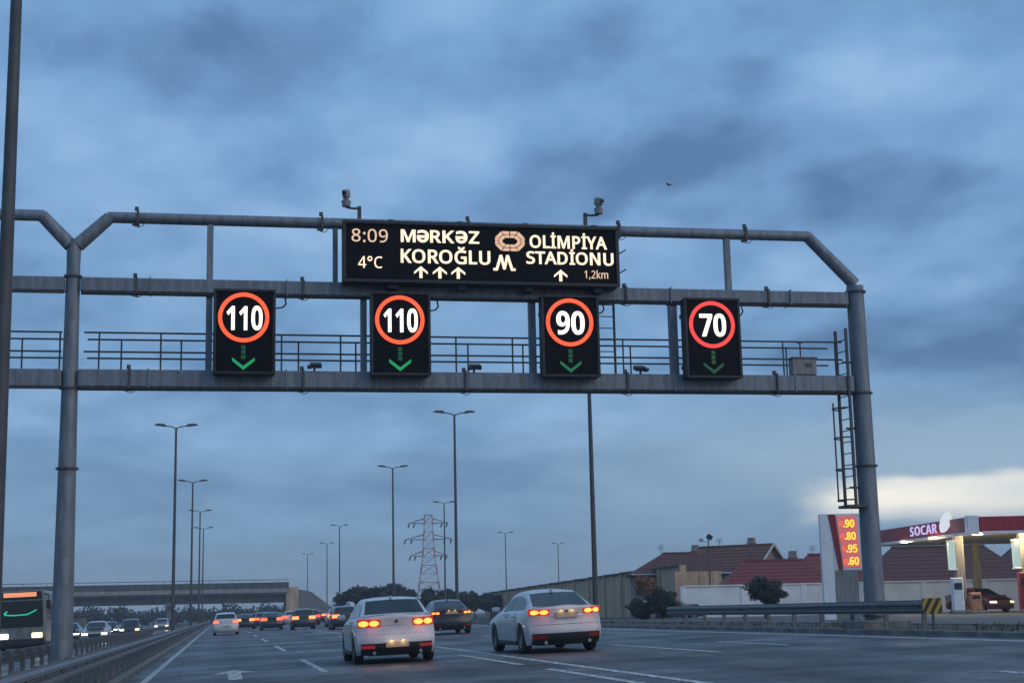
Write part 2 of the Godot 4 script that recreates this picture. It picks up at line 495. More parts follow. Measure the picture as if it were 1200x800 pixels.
func build_ground() -> void:
	var st := mb()
	st.set_smooth_group(-1)
	var xs := [-900.0, -60.0, -20.0, 16.5, 60.0, 900.0]
	var zs := [150.0, 25.0, -200.0, -600.0, -1600.0]
	for i in xs.size() - 1:
		for j in zs.size() - 1:
			var p := func(x, z): return Vector3(x, gy(x) - 0.12, z)
			face(st, [p.call(xs[i], zs[j]), p.call(xs[i + 1], zs[j]), p.call(xs[i + 1], zs[j + 1]), p.call(xs[i], zs[j + 1])], Vector3.UP)
	struct("ground", st, M.ground)
	road_with_uv("road", -1.95, 15.05)
	road_with_uv("road_oncoming", -22.2, -5.2)
	# median and verge: kerbs with a real step, soil between
	for q in [["median", -5.0, -2.15, 0.07, M.soil], ["verge", 15.25, 18.6, 0.07, M.soil]]:
		st = mb()
		strip(st, q[1], q[2], 25.0, -1200.0, q[3])
		struct(q[0], st, q[4])
	for q in [[-2.15, -1.95], [-5.2, -5.0], [15.05, 15.25], [18.6, 18.75]]:
		var kb := sub("kerb", self)
		kb.name = numbered("kerb")
		kb.set_meta("kind", "structure")
		for k in 60:                                     # kerb stones one by one while they can be told apart
			st = mb()
			var z := 10.0 - k * 2.0
			var ym := (gy(q[0]) + gy(q[1])) / 2
			bx(st, Vector3((q[0] + q[1]) / 2, ym - 0.02 + rng.randf_range(-0.004, 0.004), z - 1.0), Vector3(q[1] - q[0], 0.26, 1.985), 0.015)
			obj("kerb_stone", st, M.kerb, kb)
		st = mb()
		bx(st, Vector3((q[0] + q[1]) / 2, (gy(q[0]) + gy(q[1])) / 2 - 0.02, -110.0 - 500.0), Vector3(q[1] - q[0], 0.26, 1000.0), 0.015)
		obj("kerb_run", st, M.kerb, kb)
	st = mb()
	st.set_smooth_group(-1)
	for q in [[[18.75, -14.0], [62.0, -14.0], [62.0, -84.0], [30.0, -94.0], [18.75, -94.0]]]:
		var pts := []
		for p in q: pts.append(Vector3(p[0], gy(16.5) + 0.02, p[1]))
		face(st, pts, Vector3.UP)
	struct("forecourt", st, M.forecourt)
	# sparse dry grass on the verge and median
	var gm := mb()
	gm.set_smooth_group(-1)
	for k in 7000:
		var onv := rng.randf() < 0.65
		var x := rng.randf_range(15.3, 18.5) if onv else rng.randf_range(-4.9, -2.25)
		var z := -12.0 - pow(rng.randf(), 1.4) * 120.0
		if (sin(x * 3.1) + sin(z * 0.7 + x)) * 0.5 + rng.randf_range(-0.6, 0.6) < 0.05: continue
		var hgt := rng.randf_range(0.04, 0.16)
		var a := rng.randf() * TAU
		var p := Vector3(x, gy(x) + 0.06, z)
		var w := Vector3(cos(a), 0, sin(a)) * rng.randf_range(0.012, 0.03)
		face(gm, [p - w, p + w, p + Vector3(rng.randf_range(-0.06, 0.06), hgt, rng.randf_range(-0.06, 0.06))], Vector3.BACK)
	var g := obj("dry_grass", gm, M.leaf_grass)
	g.set_meta("kind", "stuff")
	tag(g, "sparse dry grass along the road verge and median", "grass")

func line_mark(parent: Node3D, x: float, z0: float, z1: float, w := 0.14) -> void:
	var st := mb()
	strip(st, x - w / 2, x + w / 2, z0, z1, 0.006)
	obj("stripe", st, M.paint, parent)

func build_markings() -> void:
	var r := sub("road_markings", self)
	r.set_meta("kind", "structure")
	line_mark(r, -1.52, 10.0, -600.0, 0.15)
	line_mark(r, 14.32, 10.0, -600.0, 0.22)
	line_mark(r, 6.36, 10.0, -600.0, 0.16)
	for k in 18:
		line_mark(r, 2.12, -11.5 - k * 20.0, -21.0 - k * 20.0, 0.15)
		line_mark(r, 9.75, -9.5 - k * 19.5, -18.0 - k * 19.5, 0.15)
	for q in [[-20.4, -26.6], [-29.0, -37.0], [-48.0, -56.0], [-68.0, -76.0], [-88.0, -96.0], [-108.0, -116.0]]:
		line_mark(r, 5.72, q[0], q[1], 0.16)
	line_mark(r, 11.7, -30.4, -35.0, 0.15)
	for x in [-5.75, -21.6]: line_mark(r, x, 10.0, -600.0, 0.15)
	for k in 14:
		for x in [-9.6, -13.4, -17.2]: line_mark(r, x, -12.0 - k * 20.0, -20.0 - k * 20.0, 0.15)
	# lane arrow
	var st := mb()
	st.set_smooth_group(-1)
	var ar := [[0.0, -3.0], [0.52, -0.9], [0.14, -0.9], [0.14, 2.6], [-0.14, 2.6], [-0.14, -0.9], [-0.52, -0.9]]
	var idx := Geometry2D.triangulate_polygon(PackedVector2Array(ar.map(func(p): return Vector2(p[0], p[1]))))
	for k in range(0, idx.size(), 3):
		var t := []
		for j in 3:
			var p: Array = ar[idx[k + j]]
			t.append(Vector3(0.3 + p[0], gy(0.3 + p[0]) + 0.006, -33.0 + p[1]))
		face(st, t, Vector3.UP)
	obj("lane_arrow", st, M.paint, r)

func guardrail(called: String, label: String, x: float, z0: float, z1: float, side: float, posts_to: float, end_turn := false) -> void:
	var y := gy(x)
	var g := thing(called, label, "guardrail", Vector3(x, y, z0), 0.0, "steel guardrails")
	var prof := [[0.0, 0.44], [0.0, 0.47], [0.075, 0.50], [0.075, 0.545], [0.012, 0.575], [0.012, 0.605], [0.075, 0.635], [0.075, 0.68], [0.0, 0.71], [0.0, 0.745]]
	var st := mb()
	st.set_smooth_group(-1)
	var n := int(ceil(absf(z1 - z0) / 8.0))
	for k in n:
		var a := lerpf(0, z1 - z0, float(k) / n)
		var b := lerpf(0, z1 - z0, float(k + 1) / n)
		for j in prof.size() - 1:
			for th in [0.0, -0.004]:
				var p: Array = prof[j]
				var q: Array = prof[j + 1]
				face(st, [Vector3(side * (p[0] + th), p[1], a), Vector3(side * (p[0] + th), p[1], b), Vector3(side * (q[0] + th), q[1], b), Vector3(side * (q[0] + th), q[1], a)], Vector3(side if th == 0.0 else -side, 0, 0))
	obj("rail_beam", st, M.galv, g)
	st = mb()
	bx(st, Vector3(-side * 0.09, 0.34, 0), Vector3(0.11, 0.80, 0.06), 0.006)
	bx(st, Vector3(-side * 0.02, 0.60, 0), Vector3(0.03, 0.2, 0.05))
	st.generate_normals()
	var pm := st.commit()
	pm.surface_set_material(0, M.galv)
	st = mb()
	tube(st, Vector3(side * 0.012, 0.59, 0), Vector3(side * 0.03, 0.59, 0), 0.018, 0.018, 6)
	st.generate_normals()
	var bm := st.commit()
	bm.surface_set_material(0, M.steel_dark)
	var z := -0.3
	while z > maxf(z1, posts_to) - z0:
		var p := inst("post", pm, Transform3D(Basis(), Vector3(0, 0, z)), g)
		inst("bolt", bm, Transform3D(), p)
		z -= 2.0
	if end_turn:
		st = mb()
		tube(st, Vector3(0, 0.595, 0.0) + Vector3(-side * 0.06, -0.155, 0.02), Vector3(-side * 0.06, 0.75, 0.02), 0.075, 0.075, 10)
		obj("rail_end", st, M.galv, g)

# ------------------------------------------------------------------ gantry and signs
func build_gantry() -> void:
	var zb := -GD
	var g := thing("sign_gantry", "grey steel sign gantry spanning all lanes of the road", "gantry", Vector3(-3.5, gy(-3.5), zb))
	var oy := -gy(-3.5)
	var ox := 3.5
	var at := func(x, y, z := 0.0): return Vector3(x + ox, y + oy, z)
	var st: SurfaceTool
	# columns, tapered twelve-sided
	for c in [[-3.5, 0.25, 0.155, 9.55, gy(-3.5)], [16.03, 0.26, 0.22, 9.30, gy(16.0)], [-22.9, 0.26, 0.22, 9.3, gy(-20.0)]]:
		st = mb()
		tube(st, at.call(c[0], c[4] + 0.02), at.call(c[0], c[3]), c[1], c[2], 12, true)
		var col := obj("column", st, M.steel, g)
		for yy in [0.35, 4.62, 6.48, 9.12]:
			var rr := lerpf(c[1], c[2], yy / 9.5) + 0.055
			st = mb()
			tube(st, at.call(c[0], yy + (c[4] if yy < 1.0 else 0.0)), at.call(c[0], yy + 0.045 + (c[4] if yy < 1.0 else 0.0)), rr, rr, 12, false)
			obj("flange", st, M.steel_dark, col)
		st = mb()
		bx(st, at.call(c[0], c[4] + 0.1), Vector3(1.3, 0.34, 1.3), 0.03)
		obj("footing", st, M.concrete, g)
	# lower, middle and top beams of both spans
	for sp in [[-3.32, 15.78], [-22.7, -3.68]]:
		for b in [[6.72, 0.42, 0.40], [8.94, 0.345, 0.34]]:
			st = mb()
			bx(st, at.call((sp[0] + sp[1]) / 2, b[0]), Vector3(sp[1] - sp[0], b[1], b[2]), 0.03)
			obj("beam", st, M.steel, g)
		for s in 6:                                      # bolted splices along the beams
			var xx := lerpf(sp[0], sp[1], (s + 0.5) / 6.0)
			st = mb()
			for b in [[6.72, 0.42], [8.94, 0.345]]:
				bx(st, at.call(xx, b[0]), Vector3(0.03, b[1] + 0.05, 0.44), 0.004)
			obj("splice_plate", st, M.steel, g)
	for sp in [[-2.70, 14.80, -3.42, 16.03], [-21.7, -4.25, -22.9, -3.58]]:
		st = mb()
		tube(st, at.call(sp[0] - 0.05, 10.60), at.call(sp[1] + 0.05, 10.60), 0.135, 0.135, 10, true)
		obj("top_beam", st, M.steel, g)
		for e in [[sp[0], sp[2]], [sp[1], sp[3]]]:
			st = mb()
			var low := 9.90 if absf(e[1] + 3.5) < 0.2 else 9.36
			tube(st, at.call(e[0], 10.60), at.call(e[1], low), 0.15, 0.17, 10, true)
			obj("diagonal_brace", st, M.steel, g)
	st = mb()
	tube(st, at.call(-3.5, 9.5), at.call(-3.5, 10.02), 0.16, 0.17, 12, true)
	obj("column_head", st, M.steel, g)
	# uprights
	for u in [[-0.36, 9.11, 10.48, 0.15], [12.60, 9.11, 10.48, 0.15], [2.62, 9.11, 10.48, 0.12], [9.72, 9.11, 10.48, 0.0], [-0.36, 6.93, 8.77, 0.15], [3.30, 6.93, 8.77, 0.15], [7.46, 6.93, 8.77, 0.17], [11.08, 6.93, 8.77, 0.2], [-14.0, 6.93, 8.77, 0.16], [-14.0, 9.11, 10.48, 0.16]]:
		if u[3] <= 0.0: continue
		st = mb()
		bx(st, at.call(u[0], (u[1] + u[2]) / 2), Vector3(u[3], u[2] - u[1], u[3]), 0.012)
		obj("upright", st, M.steel, g)
	# walkway with two railings behind the lower beam
	st = mb()
	bx(st, at.call(-3.7, 6.84, -0.85), Vector3(39.0, 0.04, 1.15))
	obj("walkway", st, M.steel_dark, g)
	for side in [[-0.42, 0.0], [-1.35, 0.45]]:
		var z: float = side[0]
		for sp in [[-3.25, 15.75], [-22.6, -3.75]]:
			var rr := sub("railing", g)
			for yy in [7.90, 7.44]:
				st = mb()
				tube(st, at.call(sp[0], yy, z), at.call(sp[1], yy, z), 0.024, 0.024, 6)
				obj("handrail", st, M.steel_dark, rr)
			st = mb()
			bx(st, at.call((sp[0] + sp[1]) / 2, 6.91, z), Vector3(sp[1] - sp[0], 0.10, 0.012))
			obj("toe_board", st, M.steel_dark, rr)
			var x: float = sp[0] + 0.35 + side[1]
			while x < sp[1]:
				st = mb()
				tube(st, at.call(x, 6.86, z), at.call(x, 7.90, z), 0.021, 0.021, 6)
				obj("baluster", st, M.steel_dark, rr)
				x += 1.42
	# ladders: one up the middle behind the signs, one caged at the right column
	var l := sub("access_ladder", g)
	for sx in [9.25, 9.69]:
		st = mb()
		bx(st, at.call(sx, 8.65, -0.5), Vector3(0.055, 3.6, 0.05), 0.006)
		obj("stringer", st, M.steel_dark, l)
	for k in 12:
		st = mb()
		tube(st, at.call(9.25, 7.0 + k * 0.30, -0.5), at.call(9.69, 7.0 + k * 0.30, -0.5), 0.014, 0.014, 6)
		obj("rung", st, M.steel_dark, l)
	for yy in [9.55, 10.05]:
		st = mb()
		path_tube(st, [at.call(9.69, yy, -0.5), at.call(9.80, yy + 0.02, -0.3), at.call(9.98, yy + 0.12, -0.2)], 0.018, 5)
		obj("rest_arm", st, M.steel_dark, l)
	l = sub("access_ladder", g)
	for sz in [-0.22, 0.22]:
		st = mb()
		bx(st, at.call(15.56 + sz * 0.22, 5.9, sz), Vector3(0.07, 4.5, 0.06), 0.006)
		obj("stringer", st, M.steel_dark, l)
	for k in 15:
		st = mb()
		tube(st, at.call(15.51, 3.8 + k * 0.29, -0.22), at.call(15.61, 3.8 + k * 0.29, 0.22), 0.014, 0.014, 6)
		obj("rung", st, M.steel_dark, l)
	for yy in [3.78, 4.55, 5.35, 6.1]:
		st = mb()
		var pts := []
		for k in 9:
			var a := PI * k / 8.0
			pts.append(at.call(15.54 - sin(a) * 0.30, yy, -cos(a) * 0.30))
		path_tube(st, pts, 0.02, 5)
		obj("cage_hoop", st, M.steel_dark, l)
	for a in [0.75, 1.57, 2.4]:
		st = mb()
		bx(st, at.call(15.54 - sin(a) * 0.30, 5.0, -cos(a) * 0.30), Vector3(0.03, 2.5, 0.03))
		obj("cage_bar", st, M.steel_dark, l)
	st = mb()
	bx(st, at.call(15.62, 3.62, 0.0), Vector3(0.55, 0.07, 0.62), 0.01)
	obj("landing_plate", st, M.steel_dark, l)
	for yy in [4.1, 5.6, 7.3]:
		st = mb()
		tube(st, at.call(15.56, yy, 0.0), at.call(15.85, yy, 0.0), 0.03, 0.03, 6)
		obj("wall_bracket", st, M.steel_dark, l)
	# cable conduits along the beams with a drop to each sign
	for yy in [8.72, 6.46]:
		st = mb()
		tube(st, at.call(-3.3, yy, 0.12), at.call(15.75, yy, 0.12), 0.028, 0.028, 6)
		obj("conduit", st, M.cable, g)
	for sx in [0.46, 4.13, 8.29, 11.92]:
		st = mb()
		path_tube(st, [at.call(sx + 0.95, 8.72, 0.12), at.call(sx + 0.98, 8.55, 0.15), at.call(sx + 0.9, 8.45, 0.2), at.call(sx + 0.68, 8.40, 0.3)], 0.02, 6)
		obj("cable_drop", st, M.cable, g)
	# cable clamps with slack loops
	for c in [[-2.05, 10.60, 0.14], [5.9, 10.60, 0.14], [9.75, 10.60, 0.14], [13.1, 10.60, 0.14], [2.3, 10.60, 0.14], [-2.05, 8.94, 0.18], [1.85, 8.94, 0.18], [13.6, 8.94, 0.18], [9.85, 8.94, 0.18], [-2.15, 6.72, 0.22], [1.85, 6.72, 0.22], [5.75, 6.72, 0.22], [9.8, 6.72, 0.22], [13.7, 6.72, 0.22]]:
		var cl := sub("cable_clamp", g)
		st = mb()
		bx(st, at.call(c[0], c[1]), Vector3(0.05, c[2] * 2 + 0.05, c[2] * 2 + 0.07), 0.004)
		bx(st, at.call(c[0] - 0.03, c[1] + c[2] + 0.06, 0.1), Vector3(0.09, 0.1, 0.07), 0.01)
		bx(st, at.call(c[0] - 0.05, c[1] - c[2] - 0.04, 0.1), Vector3(0.16, 0.06, 0.08), 0.01)
		obj("clamp_band", st, M.steel_dark, cl)
		st = mb()
		var pts := []
		for k in 11:
			var a := PI * k / 10.0
			pts.append(at.call(c[0] - cos(a) * 0.13 + 0.02, c[1] - c[2] - sin(a) * rng.randf_range(0.10, 0.12), 0.12))
		path_tube(st, pts, 0.009, 5)
		obj("cable_loop", st, M.cable, cl)

func fit_text(parent: Node3D, called: String, s: String, c: Vector3, w: float, h: float, m: Material, bold := false, turned := false, heavy := 0.0) -> MeshInstance3D:
	var f := SystemFont.new()
	f.font_names = PackedStringArray(["Droid Sans"])
	f.font_weight = 700 if bold else 400
	var t := TextMesh.new()
	t.text = s
	t.font = f
	if heavy > 0.0:
		var fv := FontVariation.new()
		fv.base_font = f
		fv.variation_embolden = heavy
		t.font = fv
	t.font_size = 64
	t.pixel_size = 0.01
	t.depth = 0.06
	t.curve_step = 2.0
	t.material = m
	var o := MeshInstance3D.new()
	o.name = called
	o.mesh = t
	parent.add_child(o, true)
	var bb := t.get_aabb()
	var k := Vector3(w / bb.size.x, h / bb.size.y, 0.3)
	o.scale = k
	var off := Vector3((bb.position.x + bb.size.x / 2) * k.x, (bb.position.y + bb.size.y / 2) * k.y, 0)
	if turned: o.rotation.z = PI
	o.position = c + off if turned else c - off
	return o

func up_arrow(parent: Node3D, c: Vector3, w: float, h: float, m: Material) -> void:
	var a := [Vector2(0, 0.5), Vector2(0.5, 0.02), Vector2(0.5, -0.17), Vector2(0.11, 0.18), Vector2(0.11, -0.5), Vector2(-0.11, -0.5), Vector2(-0.11, 0.18), Vector2(-0.5, -0.17), Vector2(-0.5, 0.02)]
	var st := mb()
	prism(st, a.map(func(p): return Vector2(p.x * w, p.y * h)), -0.01, 0.012)
	obj("arrow_symbol", st, m, parent).position = c

func build_message_board() -> void:
	var zf := -GD + 0.62
	var b := thing("message_board", "wide black electronic message board with white lettering above the gantry's middle", "message board", Vector3(6.16, 9.77, zf))
	var st := mb()
	bx(st, Vector3(0, 0, -0.24), Vector3(6.80, 1.50, 0.44), 0.03)
	obj("housing", st, M.frame, b)
	for i in 10:
		for j in 2:
			st = mb()
			bx(st, Vector3(-2.997 + i * 0.666, -0.34 + j * 0.68, -0.018 + rng.randf_range(-0.003, 0.0)), Vector3(0.658, 0.672, 0.03), 0.004, Basis(Vector3.UP, rng.randf_range(-0.006, 0.006)) * Basis(Vector3.RIGHT, rng.randf_range(-0.006, 0.006)))
			obj("display_module", st, M.led, b)
	for q in [[0, 0.72, 6.82, 0.08], [0, -0.72, 6.82, 0.08], [-3.37, 0, 0.08, 1.36], [3.37, 0, 0.08, 1.36]]:
		st = mb()
		bx(st, Vector3(q[0], q[1], 0.02), Vector3(q[2], q[3], 0.07), 0.01)
		obj("frame_bar", st, M.frame, b)
	for x in [-2.2, -0.5, 1.15, 2.9]:
		st = mb()
		bx(st, Vector3(x, -0.80, -0.30), Vector3(0.22, 0.13, 0.3), 0.01)
		obj("support_foot", st, M.steel_dark, b)
		st = mb()
		bx(st, Vector3(x, 0.83, -0.50), Vector3(0.14, 0.16, 0.28), 0.01)
		obj("hanger", st, M.steel_dark, b)
	var z := 0.004
	fit_text(b, "clock_time", "8:09", Vector3(-2.76, 0.39, z), 0.87, 0.33, M.clock_led)
	fit_text(b, "temperature", "4°C", Vector3(-2.75, -0.26, z), 0.58, 0.29, M.warm_white)
	# the font has no capital schwa: it is the letter e turned half round
	var word := sub("lettering", b)
	var px := -2.01
	for q in [["M", 0.36], ["e", 0.29], ["R", 0.27], ["K", 0.29], ["e", 0.29], ["Z", 0.26]]:
		fit_text(word, "letter", q[0], Vector3(px + q[1] / 2, 0.41, z), q[1], 0.31, M.warm_white, false, q[0] == "e", 0.75)
		px += q[1] + 0.032
	fit_text(b, "lettering", "KOROĞLU", Vector3(-0.92, -0.05, z), 2.19, 0.43, M.warm_white, false, false, 0.7)
	fit_text(b, "lettering", "OLİMPİYA", Vector3(2.14, 0.39, z), 1.95, 0.40, M.warm_white, false, false, 0.7)
	fit_text(b, "lettering", "STADİONU", Vector3(2.17, -0.02, z), 2.20, 0.40, M.warm_white, false, false, 0.7)
	fit_text(b, "distance", "1,2km", Vector3(2.82, -0.46, z), 0.60, 0.24, M.clock_led)
	for q in [[-1.53, -0.48, 0.33], [-1.07, -0.48, 0.34], [-0.62, -0.48, 0.34], [1.92, -0.49, 0.33]]:
		up_arrow(b, Vector3(q[0], q[1], z), q[2], 0.29, M.warm_white)
	# stadium symbol: a ring of seat blocks
	var ic := sub("stadium_symbol", b, Vector3(0.67, 0.34, z))
	var oct := func(sx: float, sy: float) -> Array:
		var o := []
		for p in [[1.0, 0.38], [0.58, 1.0], [-0.58, 1.0], [-1.0, 0.38], [-1.0, -0.38], [-0.58, -1.0], [0.58, -1.0], [1.0, -0.38]]: o.append(Vector2(p[0] * sx, p[1] * sy))
		return o
	for ring in [[0.365, 0.245, 0.285, 0.175], [0.265, 0.155, 0.185, 0.085]]:
		var o1: Array = oct.call(ring[0], ring[1])
		var o2: Array = oct.call(ring[2], ring[3])
		for k in 8:
			var nx := (k + 1) % 8
			var parts := 2 if k % 4 == 1 or k % 4 == 3 else 1
			for s in parts:
				var t0 := float(s) / parts + 0.04
				var t1 := float(s + 1) / parts - 0.04
				st = mb()
				prism(st, [o1[k].lerp(o1[nx], t0), o1[k].lerp(o1[nx], t1), o2[k].lerp(o2[nx], t1), o2[k].lerp(o2[nx], t0)], -0.01, 0.012)
				obj("seat_block", st, M.pink_led, ic)
	# underground railway letter with splayed feet
	st = mb()
	var mm := [[-0.275, -0.19], [-0.275, -0.13], [-0.215, -0.13], [-0.115, 0.20], [-0.05, 0.20], [0.0, -0.02], [0.05, 0.20], [0.115, 0.20], [0.215, -0.13], [0.275, -0.13], [0.275, -0.19], [0.165, -0.19], [0.085, 0.07], [0.03, -0.16], [-0.03, -0.16], [-0.085, 0.07], [-0.165, -0.19]]
	prism(st, mm.map(func(p): return Vector2(p[0], p[1])), -0.01, 0.012)
	obj("metro_symbol", st, M.warm_white, b).position = Vector3(0.52, -0.21, z)
	var al := AreaLight3D.new()
	al.name = "display_light"
	al.area_size = Vector2(6.0, 1.2)
	al.light_color = Color(1.0, 0.85, 0.65); al.light_energy = 0.03; al.area_range = 40.0; al.shadow_enabled = true
	b.add_child(al, true)
	al.position = Vector3(0, 0, 0.1)
	al.rotation.y = PI

func lane_sign(x: float, num: String, ring: Material, dw: float, label: String, chev: Material, stem: Material) -> void:
	var s := thing("lane_sign", label, "traffic sign", Vector3(x, 6.95, -GD + 0.62), 0.0, "lane speed signs on the gantry")
	var st := mb()
	bx(st, Vector3(0, 0.83, -0.19), Vector3(1.42, 2.02, 0.36), 0.02)
	obj("housing", st, M.frame, s)
	for i in 2:
		for j in 3:
			st = mb()
			bx(st, Vector3(-0.325 + i * 0.65, 0.195 + j * 0.634, -0.008), Vector3(0.642, 0.626, 0.016), 0.003, Basis(Vector3.UP, rng.randf_range(-0.005, 0.005)))
			obj("display_module", st, M.led, s)
	for q in [[0, 1.81, 1.44, 0.06], [0, -0.15, 1.44, 0.06], [-0.69, 0.83, 0.06, 1.90], [0.69, 0.83, 0.06, 1.90]]:
		st = mb()
		bx(st, Vector3(q[0], q[1], 0.012), Vector3(q[2], q[3], 0.05), 0.008)
		obj("frame_bar", st, M.frame, s)
	for yy in [0.15, 1.45]:
		st = mb()
		bx(st, Vector3(-0.62, yy, -0.46), Vector3(0.12, 0.1, 0.22), 0.01)
		obj("bracket", st, M.steel_dark, s)
	st = mb()
	var r := [0.525, 0.60]
	st.set_smooth_group(-1)
	for k in 64:
		var a := TAU * k / 64.0
		var c := TAU * (k + 1) / 64.0
		var e0 := Vector2(cos(a), sin(a))
		var e1 := Vector2(cos(c), sin(c))
		prism(st, [e0 * 0.497, e1 * 0.497, e1 * 0.592, e0 * 0.592], -0.005, 0.012)
	obj("red_ring", st, ring, s).position = Vector3(-0.02, 1.16, 0.014)
	fit_text(s, "speed_number", num, Vector3(0.0, 1.15, 0.018), dw, 0.58, M.white_led, true)
	st = mb()
	var w := 0.26
	prism(st, [Vector2(-w, 0.16), Vector2(0, -0.04), Vector2(w, 0.16), Vector2(w, 0.08), Vector2(0, -0.13), Vector2(-w, 0.08)], -0.005, 0.01)
	obj("green_chevron", st, chev, s).position = Vector3(-0.02, 0.05, 0.014)
	for k in 3:
		st = mb()
		prism(st, [Vector2(-0.05, 0.045), Vector2(0.05, 0.045), Vector2(0.05, -0.045), Vector2(-0.05, -0.045)], -0.005, 0.01)
		obj("arrow_stem_block", st, stem, s).position = Vector3(-0.02, 0.22 + k * 0.115, 0.014)

func gantry_camera(x: float, dir: float, label: String) -> void:
	var c := thing("traffic_camera", label, "camera", Vector3(x, 10.73, -GD), 0.0, "dome cameras on the gantry top")
	var st := mb()
	bx(st, Vector3(0, 0.15, 0), Vector3(0.09, 0.34, 0.09), 0.01)
	obj("mast", st, M.steel_dark, c)
	st = mb()
	path_tube(st, [Vector3(0, 0.26, 0.05), Vector3(dir * 0.15, 0.24, 0.08), Vector3(dir * 0.33, 0.26, 0.10)], 0.03, 8)
	obj("arm", st, M.steel_dark, c)
	st = mb()
	tube(st, Vector3(dir * 0.33, 0.28, 0.10), Vector3(dir * 0.33, 0.42, 0.10), 0.10, 0.12, 12)
	obj("turret", st, M.cam, c)
	st = mb()
	tube(st, Vector3(dir * 0.33, 0.42, 0.10), Vector3(dir * 0.33, 0.50, 0.10), 0.065, 0.08, 12)
	bx(st, Vector3(dir * 0.33, 0.60, 0.12), Vector3(0.14, 0.20, 0.24), 0.03, Basis(Vector3.UP, dir * 0.5) * Basis(Vector3.RIGHT, 0.25))
	obj("camera_head", st, M.cam, c)
	st = mb()
	tube(st, Vector3(dir * 0.38, 0.58, 0.22), Vector3(dir * 0.40, 0.57, 0.27), 0.05, 0.05, 12)
	obj("lens_window", st, M.glass, c)

func build_gantry_devices() -> void:
	for q in [[2.12, 1, "small detector head on the lower beam between the two leftmost lane signs"], [5.98, 1, "small detector head on the lower beam below the message board's centre"], [10.18, -1, "small detector head on the lower beam beside the gantry's inner ladder"]]:
		var d := thing("traffic_detector", q[2], "detector", Vector3(q[0], 6.93, -GD), 0.0, "detector heads on the lower beam")
		var st := mb()
		bx(st, Vector3(0, 0.05, 0.05), Vector3(0.05, 0.12, 0.05), 0.006)
		obj("stand", st, M.steel_dark, d)
		st = mb()
		bx(st, Vector3(0.03 * q[1], 0.15, 0.1), Vector3(0.27, 0.11, 0.30), 0.015, Basis(Vector3.RIGHT, 0.3))
		obj("detector_body", st, M.frame, d)
		st = mb()
		bx(st, Vector3(-0.12 * q[1], 0.10, 0.16), Vector3(0.10, 0.07, 0.2), 0.012)
		obj("side_lens", st, M.frame, d)
	var c := thing("control_cabinet", "pale control cabinet on the gantry walkway beside the right column", "cabinet", Vector3(14.48, 6.95, -GD))
	var s := mb()
	bx(s, Vector3(0, 0.21, 0), Vector3(0.64, 0.42, 0.30), 0.015)
	obj("box", s, M.cabinet, c)
	s = mb()
	bx(s, Vector3(0, 0.44, 0), Vector3(0.70, 0.03, 0.36), 0.006)
	obj("lid", s, M.cabinet, c)
	s = mb()
	bx(s, Vector3(0.10, 0.25, 0.154), Vector3(0.16, 0.10, 0.012), 0.003)
	obj("vent", s, M.steel_dark, c)
	s = mb()
	tube(s, Vector3(-0.02, 0.45, -0.05), Vector3(-0.02, 0.86, -0.05), 0.02)
	bx(s, Vector3(-0.02, 0.87, -0.05), Vector3(0.16, 0.05, 0.08), 0.01)
	obj("antenna", s, M.steel_dark, c)

# ------------------------------------------------------------------ street lamps
func make_lamp(label: String, at: Vector3) -> Node3D:
	var l := thing("street_lamp", label, "street lamp", at, 0.0, "double arm street lamps")
	var st := mb()
	tube(st, Vector3(0, 0.0, 0), Vector3(0, 13.9, 0), 0.125, 0.07, 12)
	obj("pole", st, M.pole, l)
	st = mb()
	tube(st, Vector3(0, 0, 0), Vector3(0, 0.08, 0), 0.26, 0.26, 12, false)
	bx(st, Vector3(0, 0.9, 0.155), Vector3(0.12, 0.4, 0.03), 0.01)
	obj("base_plate", st, M.steel_dark, l)
	for s in [-1.0, 1.0]:
		st = mb()
		path_tube(st, [Vector3(0, 13.85, 0), Vector3(s * 0.35, 13.98, 0), Vector3(s * 0.75, 14.03, 0)], 0.04, 6)
		obj("arm", st, M.pole, l)
		st = mb()
		prism(st, [Vector2(s * 0.7, 13.98), Vector2(s * 1.38, 14.06), Vector2(s * 1.42, 14.11), Vector2(s * 1.2, 14.17), Vector2(s * 0.8, 14.15), Vector2(s * 0.68, 14.08)], -0.15, 0.15)
		obj("lamp_head", st, M.pole, l)
	return l

func build_lamps() -> void:
	var l0 := make_lamp("tall street lamp nearest the camera at the left edge", Vector3(-3.13, gy(-3), -22.2))
	for q in [[-3.1, -102.4, "tallest looking street lamp of the median row behind the gantry"], [-2.75, -144.6, "second street lamp of the median row behind the gantry"], [-2.6, -185.4, "third street lamp of the median row behind the gantry"], [-2.6, -221.0, "farthest street lamp of the median row behind the gantry"],
		[15.75, -63.2, "street lamp at the right road edge passing behind the 90 sign"], [15.4, -99.8, "street lamp standing behind the dark saloon car"], [15.4, -137.5, "street lamp to the left of the red and white pylon"], [17.5, -229.0, "hazy street lamp rising left of the dark roadside trees"], [19.5, -286.0, "faint distant street lamp, middle one over the traffic queue"], [18.5, -334.0, "faintest street lamp just right of the overpass end"], [26.8, -183.0, "slim distant street lamp close right of the pylon"], [48.0, -255.5, "distant hazy street lamp above the far end of the beige wall"], [67.0, -299.0, "faint distant street lamp above the beige boundary wall's middle"], [-24.0, -150.0, "distant street lamp between the left pole and the gantry's left column"]]:
		copy(l0, "street_lamp", q[2], Vector3(q[0], gy(q[0]) + 0.02, q[1]))

# ------------------------------------------------------------------ cars
func lerp_keys(keys: Array, x: float) -> float:
	if x <= keys[0][0]: return keys[0][1]
	for k in keys.size() - 1:
		if x <= keys[k + 1][0]:
			var t: float = (x - keys[k][0]) / (keys[k + 1][0] - keys[k][0])
			return lerpf(keys[k][1], keys[k + 1][1], t)
	return keys[-1][1]

